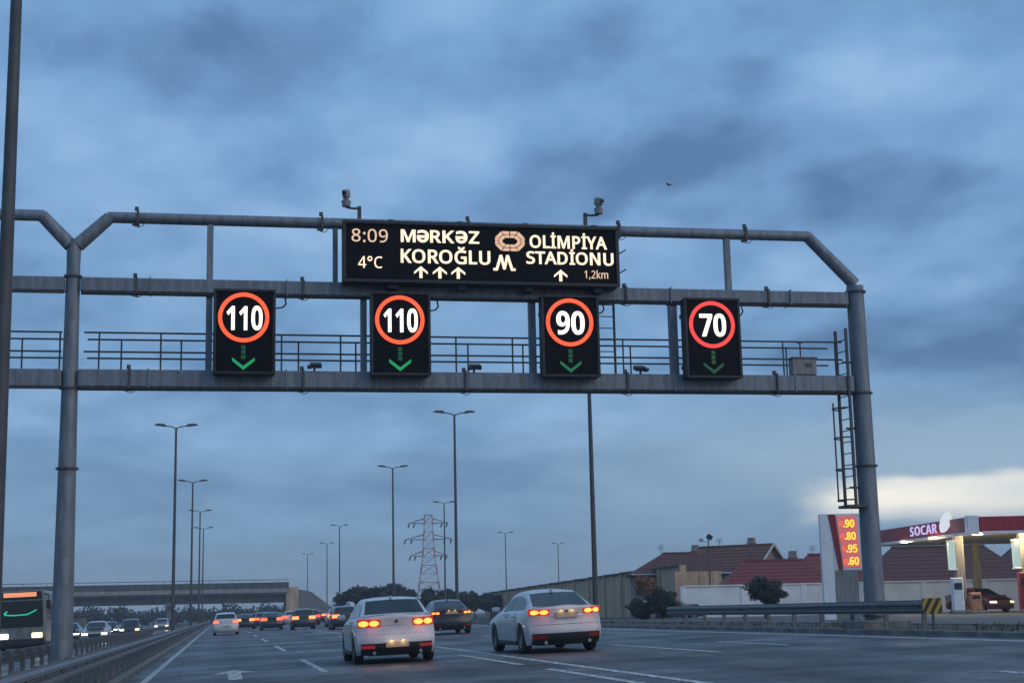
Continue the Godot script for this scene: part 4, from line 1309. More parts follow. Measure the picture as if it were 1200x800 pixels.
# ------------------------------------------------------------------ fuel station
func build_station() -> void:
	var g0 := gy(20.0) + 0.02
	var o := thing("fuel_station_canopy", "red fuel station canopy with white underside on pale columns", "canopy", cf(24.1, g0, 80.0), -YAW)
	# local axes: x right, y up, -z away; the near corner stands at the origin
	var top := 5.62 - g0
	var bot := 4.70 - g0
	var P0 := Vector2(0, 0)
	var PL := Vector2(-2.2, -17.0)
	var PR := Vector2(30.0, 0.4)
	var PB := Vector2(28.0, -17.0)
	var st := mb()
	st.set_smooth_group(-1)
	var foot := [P0, PR, PB, PL]
	var lo := []
	var hi := []
	for p in foot:
		lo.append(Vector3(p.x, bot + 0.10, p.y))
		hi.append(Vector3(p.x, top - 0.06, p.y))
	face(st, lo, Vector3.DOWN)
	face(st, hi, Vector3.UP)
	obj("ceiling", st, M.canopy_under, o)
	var fas := func(a: Vector2, b: Vector2, y0: float, y1: float, thick: float, called: String, m: Material):
		var s2 := mb()
		var d := Vector3(b.x - a.x, 0, b.y - a.y)
		var bs := Basis(Vector3.UP, atan2(-d.z, d.x))
		bx(s2, Vector3((a.x + b.x) / 2, (y0 + y1) / 2, (a.y + b.y) / 2), Vector3(d.length(), y1 - y0, thick), 0.02, bs)
		obj(called, s2, m, o)
	fas.call(P0.lerp(PR, 0.016), PR, bot + 0.16, top, 0.2, "fascia", M.canopy_red)
	fas.call(PL, P0.lerp(PL, 0.016), bot + 0.16, top, 0.2, "fascia", M.canopy_red)
	fas.call(P0.lerp(PR, 0.02), PR, bot, bot + 0.15, 0.24, "fascia_trim", M.sign_white)
	fas.call(PL, P0.lerp(PL, 0.02), bot, bot + 0.15, 0.24, "fascia_trim", M.sign_white)
	st = mb()
	bx(st, Vector3(0.1, (top + bot) / 2 + 0.03, -0.06), Vector3(0.62, top - bot + 0.08, 0.5), 0.03)
	obj("corner_box", st, M.sign_white, o)
	# lettering and emblem on the left fascia, which faces the road
	var dl := (PL - P0).normalized()
	var hold := sub("fascia_lettering", o, Vector3(0, 0, 0))
	hold.rotation.y = -PI / 2 + 0.128
	var mid := P0 + dl * 6.0
	hold.position = Vector3(mid.x - 0.14, (top + bot) / 2 + 0.10, mid.y)
	fit_text(hold, "letters", "SOCAR", Vector3.ZERO, 3.9, 0.54, M.letter, true)
	st = mb()
	var ov := []
	for k in 28:
		var a := TAU * k / 28.0
		var p := Vector2(cos(a) * 0.30, sin(a) * 0.56)
		ov.append(Vector2(p.x + p.y * 0.30, p.y))
	prism(st, ov, -0.05, 0.05)
	var emb := obj("emblem", st, M.emblem, o)
	emb.position = Vector3(-0.62, top - 0.12, -2.4)
	# columns with lit panels
	for q in [[-0.15, -2.0], [3.35, -2.0], [12.0, -2.0], [4.4, -14.0], [12.0, -14.0]]:
		st = mb()
		bx(st, Vector3(q[0], (bot + 0.1) / 2, q[1]), Vector3(0.46, bot + 0.1, 0.46), 0.03)
		var col := obj("column", st, M.column, o)
		if q[1] < -10.0: continue
		st = mb()
		bx(st, Vector3(q[0] - 0.40, bot - 1.02, q[1] + 0.06), Vector3(0.34, 1.42, 0.42), 0.03)
		obj("lit_panel", st, M.lit_panel, col)
		st = mb()
		bx(st, Vector3(q[0] - 0.40, bot - 0.26, q[1] + 0.06), Vector3(0.40, 0.09, 0.48), 0.02)
		obj("panel_frame", st, M.sign_white, col)
		st = mb()
		bx(st, Vector3(q[0] - 0.40, bot - 1.78, q[1] + 0.06), Vector3(0.40, 0.09, 0.48), 0.02)
		obj("panel_frame", st, M.sign_white, col)
	for q in [[-0.75, -4.5], [0.75, -1.3], [3.2, -0.9], [-1.2, -9.0], [8.0, -5.0]]:
		st = mb()
		bx(st, Vector3(q[0], bot + 0.06, q[1]), Vector3(0.46, 0.10, 0.46), 0.02)
		obj("canopy_light", st, M.lamp_warm, o)
		omni(o, Vector3(q[0], bot - 0.16, q[1]), Color(1.0, 0.90, 0.72), 6.0, 0.3)
	# pumps
	var k := 0
	for q in [[-0.55, -1.35, "white fuel pump at the foot of the left canopy column", M.sign_white], [0.42, -1.5, "orange fuel dispenser to the right of the left canopy column", M.pump_orange], [3.0, -1.2, "red fuel pump at the right edge under the canopy", M.pump_red]]:
		var p := thing("fuel_pump", q[2], "fuel pump", cf(24.1 + q[0], g0, 80.0 - q[1]), -YAW, "fuel pumps under the canopy")
		st = mb()
		bx(st, Vector3(0, 0.08, 0), Vector3(0.9, 0.16, 0.7), 0.03)
		obj("island", st, M.kerb, p)
		st = mb()
		var hgt: float = [1.75, 0.95, 1.95][k]
		bx(st, Vector3(0, 0.16 + hgt / 2, 0), Vector3(0.58, hgt, 0.45), 0.04)
		obj("cabinet", st, q[3], p)
		st = mb()
		bx(st, Vector3(0, 0.16 + hgt * 0.74, 0.235), Vector3(0.42, hgt * 0.2, 0.02), 0.006)
		obj("display", st, M.glass, p)
		st = mb()
		path_tube(st, [Vector3(0.3, 0.16 + hgt * 0.8, 0.05), Vector3(0.48, 0.16 + hgt * 0.5, 0.1), Vector3(0.42, 0.35, 0.1), Vector3(0.33, 0.16 + hgt * 0.45, 0.1)], 0.02, 6)
		obj("hose", st, M.black, p)
		st = mb()
		bx(st, Vector3(0.33, 0.16 + hgt * 0.5, 0.1), Vector3(0.07, 0.2, 0.14), 0.02)
		obj("nozzle", st, M.black, p)
		k += 1

func build_price_sign() -> void:
	var g0 := gy(20.0) + 0.02
	var s := thing("fuel_price_sign", "white and red fuel price pylon with four rows of glowing yellow digits", "price sign", cf(14.02, g0, 65.0), -YAW)
	var top := 5.05 - g0
	var st := mb()
	prism(st, [Vector2(-0.90, 0), Vector2(-0.42, 0), Vector2(-0.38, top), Vector2(-0.90, top)], -0.35, 0.0)
	obj("side_panel", st, M.sign_white, s)
	st = mb()
	prism(st, [Vector2(-0.378, 2.08), Vector2(0.95, 2.08), Vector2(0.95, top), Vector2(-0.378, top)], -0.33, -0.02)
	obj("cabinet", st, M.sign_white, s)
	st = mb()
	prism(st, [Vector2(-0.55, top - 0.03), Vector2(-0.24, top - 0.03), Vector2(-0.02, 2.1), Vector2(-0.20, 2.1)], 0.0, 0.025)
	obj("red_band", st, M.sign_red, s)
	st = mb()
	prism(st, [Vector2(-0.17, top - 0.10), Vector2(0.66, top - 0.10), Vector2(0.74, 2.2), Vector2(0.03, 2.2)], -0.02, 0.012)
	obj("price_panel", st, M.sign_panel, s)
	st = mb()
	bx(st, Vector3(0.10, 1.04, -0.17), Vector3(1.02, 2.08, 0.28), 0.01)
	obj("plinth", st, M.sign_grey, s)
	var rows := ["0.90", "0.80", "0.95", "0.60"]
	for k in 4:
		var y := top - 0.42 - k * 0.535
		var dx := k * 0.035
		for j in 2: fit_text(s, "price_digit", (rows[k] as String)[2 + j], Vector3(0.26 + j * 0.21 + dx, y, 0.016), 0.19, 0.34, M.price, true)
		var dt := mb()
		bx(dt, Vector3(0.12 + dx, y - 0.12, 0.016), Vector3(0.06, 0.07, 0.02))
		obj("price_point", dt, M.price, s)
		fit_text(s, "price_digit", "0", Vector3(-0.01 + dx, y, 0.016), 0.17, 0.22, M.price_red, true)
	var al := AreaLight3D.new()
	al.name = "sign_light"
	al.area_size = Vector2(0.9, 2.2)
	al.light_color = Color(1.0, 0.55, 0.25); al.light_energy = 0.3; al.area_range = 20.0; al.shadow_enabled = true
	s.add_child(al, true)
	al.position = Vector3(0.3, 3.2, 0.1)
	al.rotation.y = PI

# ------------------------------------------------------------------ houses and walls
func window_part(parent: Node3D, at: Vector3, w: float, h: float, m_frame: Material) -> void:
	var st := mb()
	for q in [[0, h / 2 + 0.05, w + 0.2, 0.1], [0, -h / 2 - 0.05, w + 0.28, 0.1], [-w / 2 - 0.05, 0, 0.1, h], [w / 2 + 0.05, 0, 0.1, h], [0, 0, 0.06, h]]:
		bx(st, Vector3(q[0], q[1], 0.04), Vector3(q[2], q[3], 0.10), 0.01)
	var f := obj("window", st, m_frame, parent)
	f.position = at
	st = mb()
	bx(st, Vector3(0, 0, 0.0), Vector3(w, h, 0.04))
	obj("pane", st, M.glass, f)

func gable_house(called: String, label: String, at: Vector3, turn: float, w: float, d: float, eave: float, ridge: float, wall: Material, roof: Material, hip: float, windows: Array, barge := false) -> Node3D:
	# ridge runs along local x; hip shortens the ridge at both ends
	var o := thing(called, label, "house", at, turn, "houses behind the white wall")
	var st := mb()
	st.set_smooth_group(-1)
	bx(st, Vector3(0, eave / 2, 0), Vector3(w, eave, d))
	if hip <= 0.01:
		for s in [-1.0, 1.0]: face(st, [Vector3(s * w / 2, eave, -d / 2), Vector3(s * w / 2, eave, d / 2), Vector3(s * w / 2, ridge - 0.1, 0)], Vector3(s, 0, 0))
	obj("wall", st, wall, o)
	var ov := 0.45
	var y0 := eave - ov * (ridge - eave) / (d / 2)
	var hw := w / 2 + ov
	var hd := d / 2 + ov
	var rx := hw - hip
	for lay in [0.0, -0.12]:
		st = mb()
		st.set_smooth_group(-1)
		for s in [-1.0, 1.0]:
			face(st, [Vector3(-hw, y0 + lay, s * hd), Vector3(hw, y0 + lay, s * hd), Vector3(rx, ridge + lay, 0), Vector3(-rx, ridge + lay, 0)], Vector3(0, 1, s))
			if hip > 0.01: face(st, [Vector3(s * hw, y0 + lay, -hd), Vector3(s * hw, y0 + lay, hd), Vector3(s * rx, ridge + lay, 0)], Vector3(s, 1, 0))
		obj("roof" if lay == 0.0 else "soffit", st, roof if lay == 0.0 else M.house_wall, o)
	st = mb()
	tube(st, Vector3(-rx, ridge + 0.02, 0), Vector3(rx, ridge + 0.02, 0), 0.10, 0.10, 6)
	obj("ridge_cap", st, roof, o)
	st = mb()
	tube(st, Vector3(-hw, y0 - 0.06, hd + 0.05), Vector3(hw, y0 - 0.06, hd + 0.05), 0.07, 0.07, 6)
	obj("gutter", st, M.white_trim, o)
	if barge:
		for s in [-1.0, 1.0]:
			for e in [-1.0, 1.0]:
				st = mb()
				var a := Vector3(e * (hw + 0.03), y0 - 0.02, s * hd)
				var b := Vector3(e * (hw + 0.03), ridge + 0.02, 0)
				var dv := b - a
				bx(st, (a + b) / 2, Vector3(0.06, dv.length(), 0.24), 0.01, Basis(Vector3.RIGHT, atan2(dv.z, dv.y)))
				obj("barge_board", st, M.white_trim, o)
	st = mb()
	bx(st, Vector3(w * 0.18, (eave + ridge) / 2 + 0.45, -d * 0.14), Vector3(0.55, ridge - eave + 0.5, 0.55), 0.02)
	bx(st, Vector3(w * 0.18, ridge + 0.22, -d * 0.14), Vector3(0.70, 0.10, 0.70), 0.02)
	obj("chimney", st, M.house_wall, o)
	st = mb()
	tube(st, Vector3(-w * 0.2, ridge - 0.4, 0.3), Vector3(-w * 0.2, ridge + 0.7, 0.3), 0.025, 0.02, 6)
	for k in 4: tube(st, Vector3(-w * 0.2 - 0.3, ridge + 0.35 + k * 0.1, 0.3), Vector3(-w * 0.2 + 0.3, ridge + 0.35 + k * 0.1, 0.3), 0.012, 0.012, 4)
	obj("aerial", st, M.steel_dark, o)
	# courses of roof tiles laid as long ribs, near slope
	var slope := Vector3(0, ridge - y0, -hd)
	for k in 9:
		var t := (k + 0.5) / 9.0
		var lx := lerpf(hw, rx, t)
		st = mb()
		tube(st, Vector3(-lx, y0, hd) + slope * t, Vector3(lx, y0, hd) + slope * t, 0.045, 0.045, 5, false)
		obj("tile_course", st, roof, o)
	for q in windows: window_part(o, Vector3(q[0], q[1], d / 2 + 0.012), q[2], q[3], M.white_trim)
	return o

func build_houses() -> void:
	var g0 := gy(20.0) - 0.10
	# long beige boundary wall parallel to the road: panels between pilasters under a coping
	var bw := thing("boundary_wall", "long beige boundary wall receding beside the road towards the trees", "wall", Vector3(35.2, g0, -113.0), 0.0)
	for k in 15:
		var z := -k * 6.0 - 3.0
		var st := mb()
		var wh := 3.9 - 0.055 * k
		bx(st, Vector3(0, wh / 2, z), Vector3(0.25, wh, 5.6))
		obj("wall_panel", st, M.beige_wall, bw)
		st = mb()
		bx(st, Vector3(-0.04, wh / 2 + 0.05, z + 3.0), Vector3(0.5, wh + 0.1, 0.42), 0.02)
		obj("pilaster", st, M.beige_wall, bw)
		st = mb()
		bx(st, Vector3(0, wh + 0.1, z), Vector3(0.62, 0.18, 5.97), 0.03)
		obj("coping", st, M.bridge_dark, bw)
	# its return towards the house, facing the road users
	for k in 2:
		var st := mb()
		bx(st, Vector3(0.2 + k * 1.9, 1.75, 0.14), Vector3(1.86, 3.5, 0.25), 0.01)
		obj("wall_panel", st, M.beige_wall, bw)
	var ww := thing("white_wall", "long white rendered wall running behind the round tree and the station", "wall", cf(11.0, g0, 101.0), -YAW)
	for k in 9:
		var st := mb()
		bx(st, Vector3(k * 4.0 + 2.0, 1.05, 0), Vector3(3.7, 2.1, 0.22))
		obj("wall_panel", st, M.white_wall, ww)
		st = mb()
		bx(st, Vector3(k * 4.0, 1.08, 0), Vector3(0.34, 2.16, 0.36), 0.02)
		obj("pilaster", st, M.white_wall, ww)
		st = mb()
		bx(st, Vector3(k * 4.0 + 2.0, 2.15, 0), Vector3(3.98, 0.09, 0.40), 0.02)
		obj("coping", st, M.white_wall, ww)
	gable_house("hipped_house", "house with dark maroon hipped roof and one dark window beside the beige wall", cf(13.8, g0, 128.0), -YAW, 8.0, 7.0, 3.75, 5.30, M.house_wall, M.roof_dark, 3.0, [[1.0, 2.7, 0.9, 1.0], [-1.6, 2.7, 0.9, 1.0]])
	gable_house("gabled_house", "brown roofed house with white barge boards at its gable end", cf(19.2, g0, 133.0), -YAW - 0.6, 6.6, 7.0, 3.8, 6.00, M.house_wall, M.roof_brown, 0.0, [[-1.2, 2.4, 1.0, 1.0], [1.4, 2.4, 1.0, 1.0]], true)
	gable_house("red_roof_house", "low house with bright red roof just behind the white wall", cf(19.0, g0, 112.0), -YAW - 0.05, 8.6, 7.0, 2.0, 4.05, M.house_wall, M.roof_red, 2.6, [[0.0, 1.3, 0.9, 0.8]])
	gable_house("red_roof_house", "low red roofed house between the gabled house and the price sign", cf(25.0, g0, 121.0), -YAW + 0.05, 7.0, 8.0, 2.4, 4.7, M.house_wall, M.roof_red, 2.2, [[1.0, 1.5, 0.9, 0.8]])
	gable_house("dark_roof_house", "house with dark maroon roof seen under the station canopy, left one", cf(34.0, g0, 122.0), -YAW + 0.03, 11.5, 8.0, 2.6, 5.15, M.house_wall, M.roof_dark, 2.4, [[-1.0, 1.7, 0.9, 0.8]])
	gable_house("dark_roof_house", "house with dark maroon roof seen under the station canopy, right one", cf(45.0, g0, 124.0), -YAW - 0.05, 12.5, 8.0, 2.6, 5.1, M.house_wall, M.roof_dark, 2.4, [[1.0, 1.7, 0.9, 0.8]])
	# floodlight on a roof mast
	var fl := thing("floodlight_mast", "thin mast with a dark floodlight rising above the house roofs", "floodlight", cf(13.35, g0, 105.0), -YAW)
	var s := mb()
	tube(s, Vector3(0, 0, 0), Vector3(0, 5.5, 0), 0.06, 0.04, 8)
	obj("mast", s, M.pole, fl)
	s = mb()
	bx(s, Vector3(0.08, 5.55, 0.1), Vector3(0.40, 0.34, 0.22), 0.04, Basis(Vector3.FORWARD, 0.5))
	obj("lamp_head", s, M.black, fl)
	s = mb()
	bx(s, Vector3(-0.5, 5.35, 0), Vector3(0.28, 0.2, 0.16), 0.03)
	tube(s, Vector3(-0.5, 5.3, 0), Vector3(0, 5.2, 0), 0.02)
	obj("side_lamp", s, M.cam, fl)

# ------------------------------------------------------------------ trees
func leaf_cloud(st: SurfaceTool, blobs: Array, n: int, size: float) -> void:
	st.set_smooth_group(-1)
	for k in n:
		var b: Array = blobs[rng.randi() % blobs.size()]
		var d := Vector3(rng.randfn(), rng.randfn(), rng.randfn()).normalized()
		var rr := pow(rng.randf(), 0.45)
		rr *= 0.82 + 0.30 * sin(d.x * 5.0 + b[0].x * 3.0) * sin(d.y * 6.0 + b[0].z) + 0.12 * rng.randf()
		var p: Vector3 = b[0] + d * (b[1] as Vector3) * rr
		var s := size * rng.randf_range(0.6, 1.5)
		var a := Vector3(rng.randfn(), rng.randfn(), rng.randfn()).normalized()
		var c := a.cross(d + Vector3(0.01, 0.02, 0.03)).normalized()
		face(st, [p - a * s, p + c * s * 0.45, p + a * s, p - c * s * 0.45], d)

func make_tree(called: String, label: String, category: String, at: Vector3, h: float, w: float, kind: String, trunk_h: float, leaves: int, lsize: float, leaf: Material, group := "") -> Node3D:
	var t := thing(called, label, category, at, 0.0, group)
	var st := mb()
	var top := Vector3(rng.randf_range(-0.1, 0.1) * w, h * 0.75, 0)
	tube(st, Vector3.ZERO, Vector3(top.x * 0.4, trunk_h, 0), 0.045 * h * 0.5 + 0.03, 0.03 * h * 0.5 + 0.02, 8)
	tube(st, Vector3(top.x * 0.4, trunk_h, 0), top, 0.03 * h * 0.5 + 0.02, 0.015, 6)
	var blobs := []
	var cy := (trunk_h + h) / 2
	var ch := (h - trunk_h) / 2
	if kind == "ball":
		blobs.append([Vector3(0, cy, 0), Vector3(w / 2, ch, w / 2)])
		blobs.append([Vector3(w * 0.08, cy - ch * 0.1, 0.05), Vector3(w / 2.1, ch * 0.9, w / 2.1)])
	else:
		for k in 9:
			var p := Vector3(rng.randf_range(-0.34, 0.34) * w, cy + rng.randf_range(-0.55, 0.5) * ch, rng.randf_range(-0.34, 0.34) * w)
			blobs.append([p, Vector3(w * rng.randf_range(0.16, 0.30), ch * rng.randf_range(0.25, 0.48), w * rng.randf_range(0.16, 0.30))])
	for k in 7:
		var b: Array = blobs[rng.randi() % blobs.size()]
		tube(st, Vector3(top.x * 0.4, lerpf(trunk_h * 0.8, cy, rng.randf()), 0), b[0] + Vector3(rng.randf_range(-0.2, 0.2) * w, 0, rng.randf_range(-0.2, 0.2) * w), 0.012 * h * 0.5 + 0.012, 0.008, 5)
	obj("trunk", st, M.bark, t)
	st = mb()
	leaf_cloud(st, blobs, leaves, lsize)
	obj("crown", st, leaf, t)
	return t

func build_trees() -> void:
	var g0 := gy(20.0) - 0.08
	make_tree("round_tree", "clipped round dark green tree in front of the white wall", "tree", cf(13.0, g0 + 0.05, 80.0), 2.28, 2.15, "ball", 0.72, 9000, 0.075, M.leaf_dark)
	make_tree("bush", "rounded dark green bush in front of the beige wall, the larger one", "bush", cf(8.55, g0, 90.0), 2.05, 2.0, "ball", 0.2, 7000, 0.08, M.leaf_dark, "bushes by the beige wall")
	make_tree("bush", "low dark bush at the left of the larger bush by the beige wall", "bush", cf(7.25, g0, 90.5), 1.35, 1.5, "ball", 0.1, 5000, 0.08, M.leaf_dark, "bushes by the beige wall")
	make_tree("autumn_tree", "rust coloured autumn tree against the beige wall", "tree", cf(9.3, g0, 109.0), 3.35, 2.5, "loose", 0.9, 2600, 0.09, M.leaf_rust)
	make_tree("red_tree", "dark red leaved tree left of the fuel price sign", "tree", cf(23.0, g0, 112.0), 4.2, 2.8, "loose", 1.0, 2800, 0.10, M.leaf_red)
	var k := 0
	var where := ["at the left end of the dark tree row beside the queue", "second from the left in the dark tree row", "third from the left in the dark tree row", "tallest, standing behind the white fastback's roof", "just left of the pylon's foot", "in front of the pylon's foot", "right of the pylon above the black saloon", "behind the black saloon's right side", "second from the right in the dark tree row", "at the right end of the dark tree row by the beige wall"]
	for q in [[14.6, 5.2, 4.8], [18.2, 5.1, 4.8], [20.6, 5.6, 5.4], [23.4, 5.0, 4.6], [25.9, 4.7, 4.4], [28.1, 4.4, 4.4], [30.2, 4.2, 4.2], [32.0, 3.7, 4.0], [17.0, 4.0, 4.2], [33.5, 3.2, 3.6]]:
		var nm: String = "dark bushy tree " + where[k] if k < 8 else "dark bushy tree " + where[k]
		make_tree("roadside_tree", nm, "tree", Vector3(q[0] + 1.6, g0, -190.0 + rng.randf_range(-6, 6)), q[1] - g0, q[2], "loose", 0.5, 4600, 0.20, M.leaf_dark, "dark trees beside the road")
		k += 1

# ------------------------------------------------------------------ overpass, pylon, small things
func build_overpass() -> void:
	var o := thing("overpass_bridge", "long concrete overpass crossing the road in the distance", "bridge", Vector3(-9.0, gy(-9.0), -282.0))
	var st: SurfaceTool
	var x0 := -75.0
	var x1 := 21.0
	var mx := (x0 + x1) / 2
	var oy := 0.30
	st = mb()
	bx(st, Vector3(mx, 5.55 + oy, 0), Vector3(x1 - x0, 0.9, 11.0), 0.05)
	obj("deck", st, M.bridge, o)
	for s in [-1.0, 1.0]:
		st = mb()
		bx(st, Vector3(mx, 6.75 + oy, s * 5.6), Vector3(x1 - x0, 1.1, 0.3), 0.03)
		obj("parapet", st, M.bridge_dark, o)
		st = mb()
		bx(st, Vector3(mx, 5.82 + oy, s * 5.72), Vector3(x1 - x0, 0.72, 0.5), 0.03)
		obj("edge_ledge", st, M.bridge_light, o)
	for k in 24:
		st = mb()
		tube(st, Vector3(x0 + 2.0 + k * 4.0, 7.2 + oy, 5.6), Vector3(x0 + 2.0 + k * 4.0, 7.75 + oy, 5.6), 0.05, 0.05, 5)
		obj("rail_post", st, M.steel_dark, o)
	st = mb()
	tube(st, Vector3(x0, 7.75 + oy, 5.6), Vector3(x1, 7.75 + oy, 5.6), 0.06, 0.06, 5)
	obj("handrail", st, M.steel_dark, o)
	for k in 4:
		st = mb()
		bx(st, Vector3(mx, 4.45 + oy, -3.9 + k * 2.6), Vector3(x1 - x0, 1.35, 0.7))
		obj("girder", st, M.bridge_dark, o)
	for x in [-60.0, -42.0, -24.0, 0.0, 5.4]:
		if x == 5.4: continue
		st = mb()
		for z in [-3.2, 3.2]: bx(st, Vector3(x, 1.9, z), Vector3(1.3, 5.0, 1.3), 0.2)
		bx(st, Vector3(x, 3.6 + oy, 0), Vector3(1.6, 0.7, 9.4), 0.1)
		obj("pier", st, M.concrete, o)
	st = mb()
	bx(st, Vector3(21.6, 3.1, 0), Vector3(2.2, 7.3, 11.4), 0.1)
	obj("abutment", st, M.beige_wall, o)
	st = mb()
	prism(st, [Vector2(22.7, -1.0), Vector2(22.7, 6.3), Vector2(25.0, 5.8), Vector2(34.0, -1.0)], -5.6, 5.6)
	obj("embankment", st, M.concrete, o)
	# dark planting behind the overpass that reads as one mass
	var tl := mb()
	for k in 46:
		var p := Vector3(-150.0 + k * 4.1 + rng.randf_range(-1, 1), 0.4, -345.0 + rng.randf_range(-8, 8))
		var hh := rng.randf_range(2.6, 4.6)
		leaf_cloud(tl, [[p + Vector3(0, hh * 0.45, 0), Vector3(3.4, hh * 0.6, 2.5)], [p + Vector3(1.5, hh * 0.3, 0), Vector3(2.6, hh * 0.45, 2.2)]], 900, 0.40)
	var tlo := obj("far_shrubbery", tl, M.leaf_dark)
	tlo.set_meta("kind", "stuff")
	tag(tlo, "dark shrubbery seen under the distant overpass", "shrubbery")
	# far left: low sheds beyond the other carriageway
	var w := thing("roadside_shed", "low grey shed beyond the oncoming carriageway left of the overpass piers", "shed", Vector3(-30.0, gy(-20), -225.0))
	st = mb()
	bx(st, Vector3(0, 1.3, 0), Vector3(22.0, 2.6, 6.0))
	obj("wall", st, M.bridge, w)
	st = mb()
	prism(st, [Vector2(-11.4, 2.55), Vector2(11.4, 2.55), Vector2(11.4, 2.75), Vector2(-11.4, 2.75)], -3.4, 3.4)
	obj("roof", st, M.bridge_dark, w)

func build_pylon() -> void:
	var p := thing("power_pylon", "red and white lattice power pylon far behind the trees", "pylon", Vector3(67.3, 0.3, -496.0), -YAW)
	var H := 33.0
	var half := func(y: float) -> float: return lerpf(4.6, 1.9, clampf(y / 20.0, 0, 1)) if y < 20.0 else lerpf(1.9, 1.2, (y - 20.0) / 13.0)
	var seg := 12
	for k in seg:
		var y0 := H * k / seg
		var y1 := H * (k + 1) / seg
		var a: float = half.call(y0)
		var b: float = half.call(y1)
		var st := mb()
		var c0 := [Vector3(-a, y0, -a), Vector3(a, y0, -a), Vector3(a, y0, a), Vector3(-a, y0, a)]
		var c1 := [Vector3(-b, y1, -b), Vector3(b, y1, -b), Vector3(b, y1, b), Vector3(-b, y1, b)]
		for j in 4:
			var n := (j + 1) % 4
			tube(st, c0[j], c1[j], 0.12, 0.12, 4, false)
			tube(st, c0[j], c1[n], 0.06, 0.06, 4, false)
			tube(st, c0[n], c1[j], 0.06, 0.06, 4, false)
			tube(st, c1[j], c1[n], 0.06, 0.06, 4, false)
		obj("lattice_section", st, M.pylon_red_hazed if k % 2 == 1 else M.pylon_white_hazed, p)
	for q in [[30.2, 6.3], [24.9, 7.6], [19.5, 6.0]]:
		for s in [-1.0, 1.0]:
			var st := mb()
			var b: float = half.call(q[0])
			for z in [-1.0, 1.0]:
				tube(st, Vector3(s * b, q[0], z * b), Vector3(s * q[1], q[0] + 0.2, 0), 0.12, 0.10, 4, false)
				tube(st, Vector3(s * b, q[0] + 1.6, z * b), Vector3(s * q[1], q[0] + 0.2, 0), 0.12, 0.10, 4, false)
			var arm := obj("cross_arm", st, M.pylon_red_hazed, p)
			for e in [1.0, 0.72]:
				st = mb()
				tube(st, Vector3(s * q[1] * e, q[0] + 0.1, 0), Vector3(s * q[1] * e - 0.5, q[0] - 1.4, 0), 0.28, 0.22, 6)
				obj("insulator", st, M.black, arm)

func build_small() -> void:
	# striped hazard marker at the near end of the right guardrail
	var m := thing("hazard_marker", "yellow and black striped hazard marker at the guardrail's near end", "road marker", Vector3(15.54, gy(15.6) + 0.06, -31.45))
	var st := mb()
	bx(st, Vector3(0.02, 0.30, -0.04), Vector3(0.06, 0.62, 0.05), 0.006)
	obj("post", st, M.steel_dark, m)
	st = mb()
	bx(st, Vector3(0, 0.555, -0.01), Vector3(0.46, 0.34, 0.016), 0.004)
	obj("board", st, M.yellow, m)
	for k in 5:
		st = mb()
		var x := -0.46 + k * 0.19
		var poly := PackedVector2Array([Vector2(x, 0.385), Vector2(x + 0.09, 0.385), Vector2(x + 0.29, 0.725), Vector2(x + 0.20, 0.725)])
		var cut := Geometry2D.intersect_polygons(poly, PackedVector2Array([Vector2(-0.228, 0.387), Vector2(0.228, 0.387), Vector2(0.228, 0.723), Vector2(-0.228, 0.723)]))
		for c in cut:
			prism(st, Array(c), 0.0, 0.004)
		if cut.size() > 0: obj("stripe", st, M.black, m)
	# a bird over the message board
	var b := thing("bird", "small dark bird flying above the gantry to the right", "bird", Vector3(15.02, 15.57, -48.00), 0.6)
	b.scale = Vector3.ONE * 0.5
	st = mb()
	tube(st, Vector3(0, 0, -0.14), Vector3(0, 0.01, 0.05), 0.02, 0.05, 8)
	tube(st, Vector3(0, 0.01, 0.05), Vector3(0, 0, 0.26), 0.05, 0.01, 8)
	for s in [-1.0, 1.0]:
		face(st, [Vector3(s * 0.03, 0.02, -0.07), Vector3(s * 0.03, 0.02, 0.09), Vector3(s * 0.22, 0.12, 0.06), Vector3(s * 0.22, 0.12, -0.08)], Vector3.UP)
		face(st, [Vector3(s * 0.22, 0.12, -0.08), Vector3(s * 0.22, 0.12, 0.06), Vector3(s * 0.38, 0.04, 0.08)], Vector3.UP)
	obj("body", st, M.black, b)

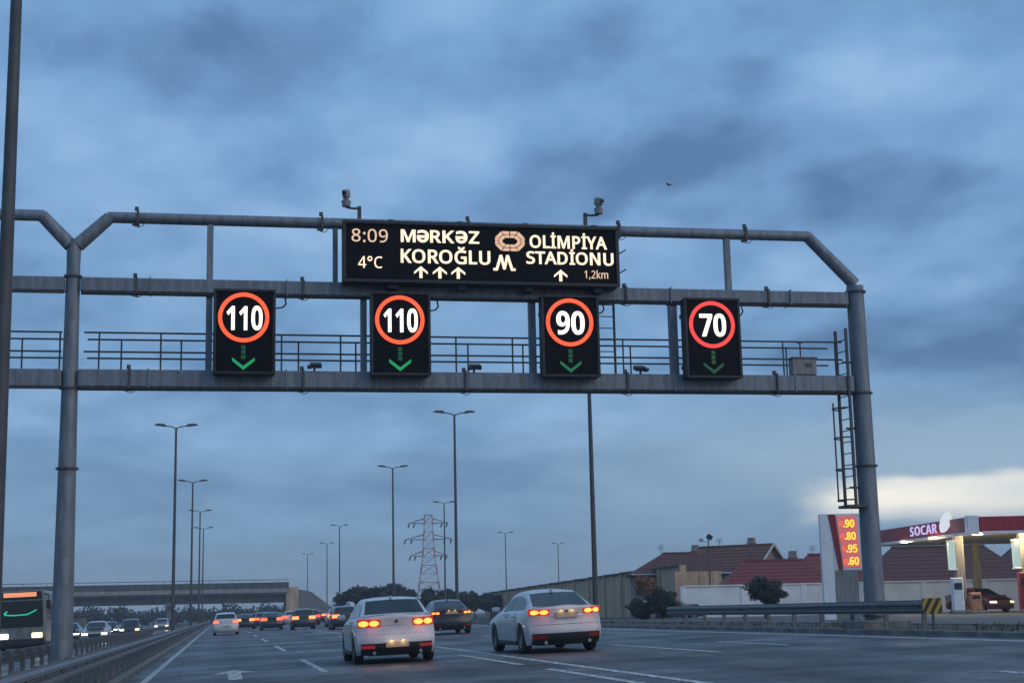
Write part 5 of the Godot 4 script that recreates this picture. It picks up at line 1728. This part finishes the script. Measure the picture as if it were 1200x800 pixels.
# ------------------------------------------------------------------ everything
func _ready() -> void:
	rng.seed = 20240
	var cam := Camera3D.new()
	cam.name = "camera"
	add_child(cam)
	cam.fov = 25.666
	cam.near = 0.1
	cam.far = 6000.0
	cam.transform = Transform3D(Basis(Vector3.UP, -YAW) * Basis(Vector3.RIGHT, 0.17816) * Basis(Vector3.BACK, -0.02181), Vector3(0, EYE, 0))
	cam.current = true
	var env := Environment.new()
	env.background_mode = Environment.BG_SKY
	var sky := Sky.new()
	var pm := PanoramaSkyMaterial.new()
	pm.panorama = make_sky()
	sky.sky_material = pm
	env.sky = sky
	env.background_energy_multiplier = 1.0
	env.tonemap_mode = Environment.TONE_MAPPER_LINEAR
	env.tonemap_exposure = 1.0
	env.fog_enabled = true
	env.fog_density = 0.0006
	env.fog_light_color = Color(0.90, 0.95, 1.0)
	env.sdfgi_enabled = true
	env.ssao_enabled = true
	env.ssil_enabled = true
	var we := WorldEnvironment.new()
	we.name = "environment"
	we.environment = env
	add_child(we)
	var sun := DirectionalLight3D.new()
	sun.name = "sun"
	sun.light_color = Color(1.0, 0.93, 0.85)
	sun.light_energy = 0.33
	sun.light_angular_distance = 70.0
	sun.shadow_enabled = true
	add_child(sun)
	sun.rotation = Vector3(deg_to_rad(-28.0), deg_to_rad(48.0), 0)
	make_materials()
	build_ground()
	build_markings()
	build_overpass()
	build_houses()
	build_gantry()
	guardrail("guardrail", "steel guardrail along the median at the left road edge", -2.2, 4.0, -420.0, 1.0, -130.0)
	guardrail("guardrail", "steel guardrail on the far side of the median facing oncoming traffic", -4.75, 4.0, -420.0, -1.0, -110.0)
	guardrail("guardrail", "short steel guardrail on the right verge below the price sign", 15.6, -31.9, -52.0, -1.0, -60.0, true)
	build_message_board()
	lane_sign(0.46, "110", M.ring, 0.83, "lane sign showing 110 at the far left of the gantry", M.green, M.green_dim)
	lane_sign(4.13, "110", M.ring, 0.82, "lane sign showing 110 below the message board's left end", M.green, M.green_dim)
	lane_sign(8.29, "90", M.ring, 0.70, "lane sign showing 90 below the message board's right end", M.green_mid, M.green_dim)
	lane_sign(11.92, "70", M.ring_red, 0.68, "lane sign showing 70 at the right of the gantry", M.green_dim, M.green_dim)
	gantry_camera(3.21, -1.0, "camera on a bent arm above the message board's left end")
	gantry_camera(8.90, 1.0, "camera on a bent arm above the message board's right end")
	build_gantry_devices()
	build_lamps()
	build_cars()
	build_bus()
	build_station()
	build_price_sign()
	build_trees()
	build_pylon()
	build_small()
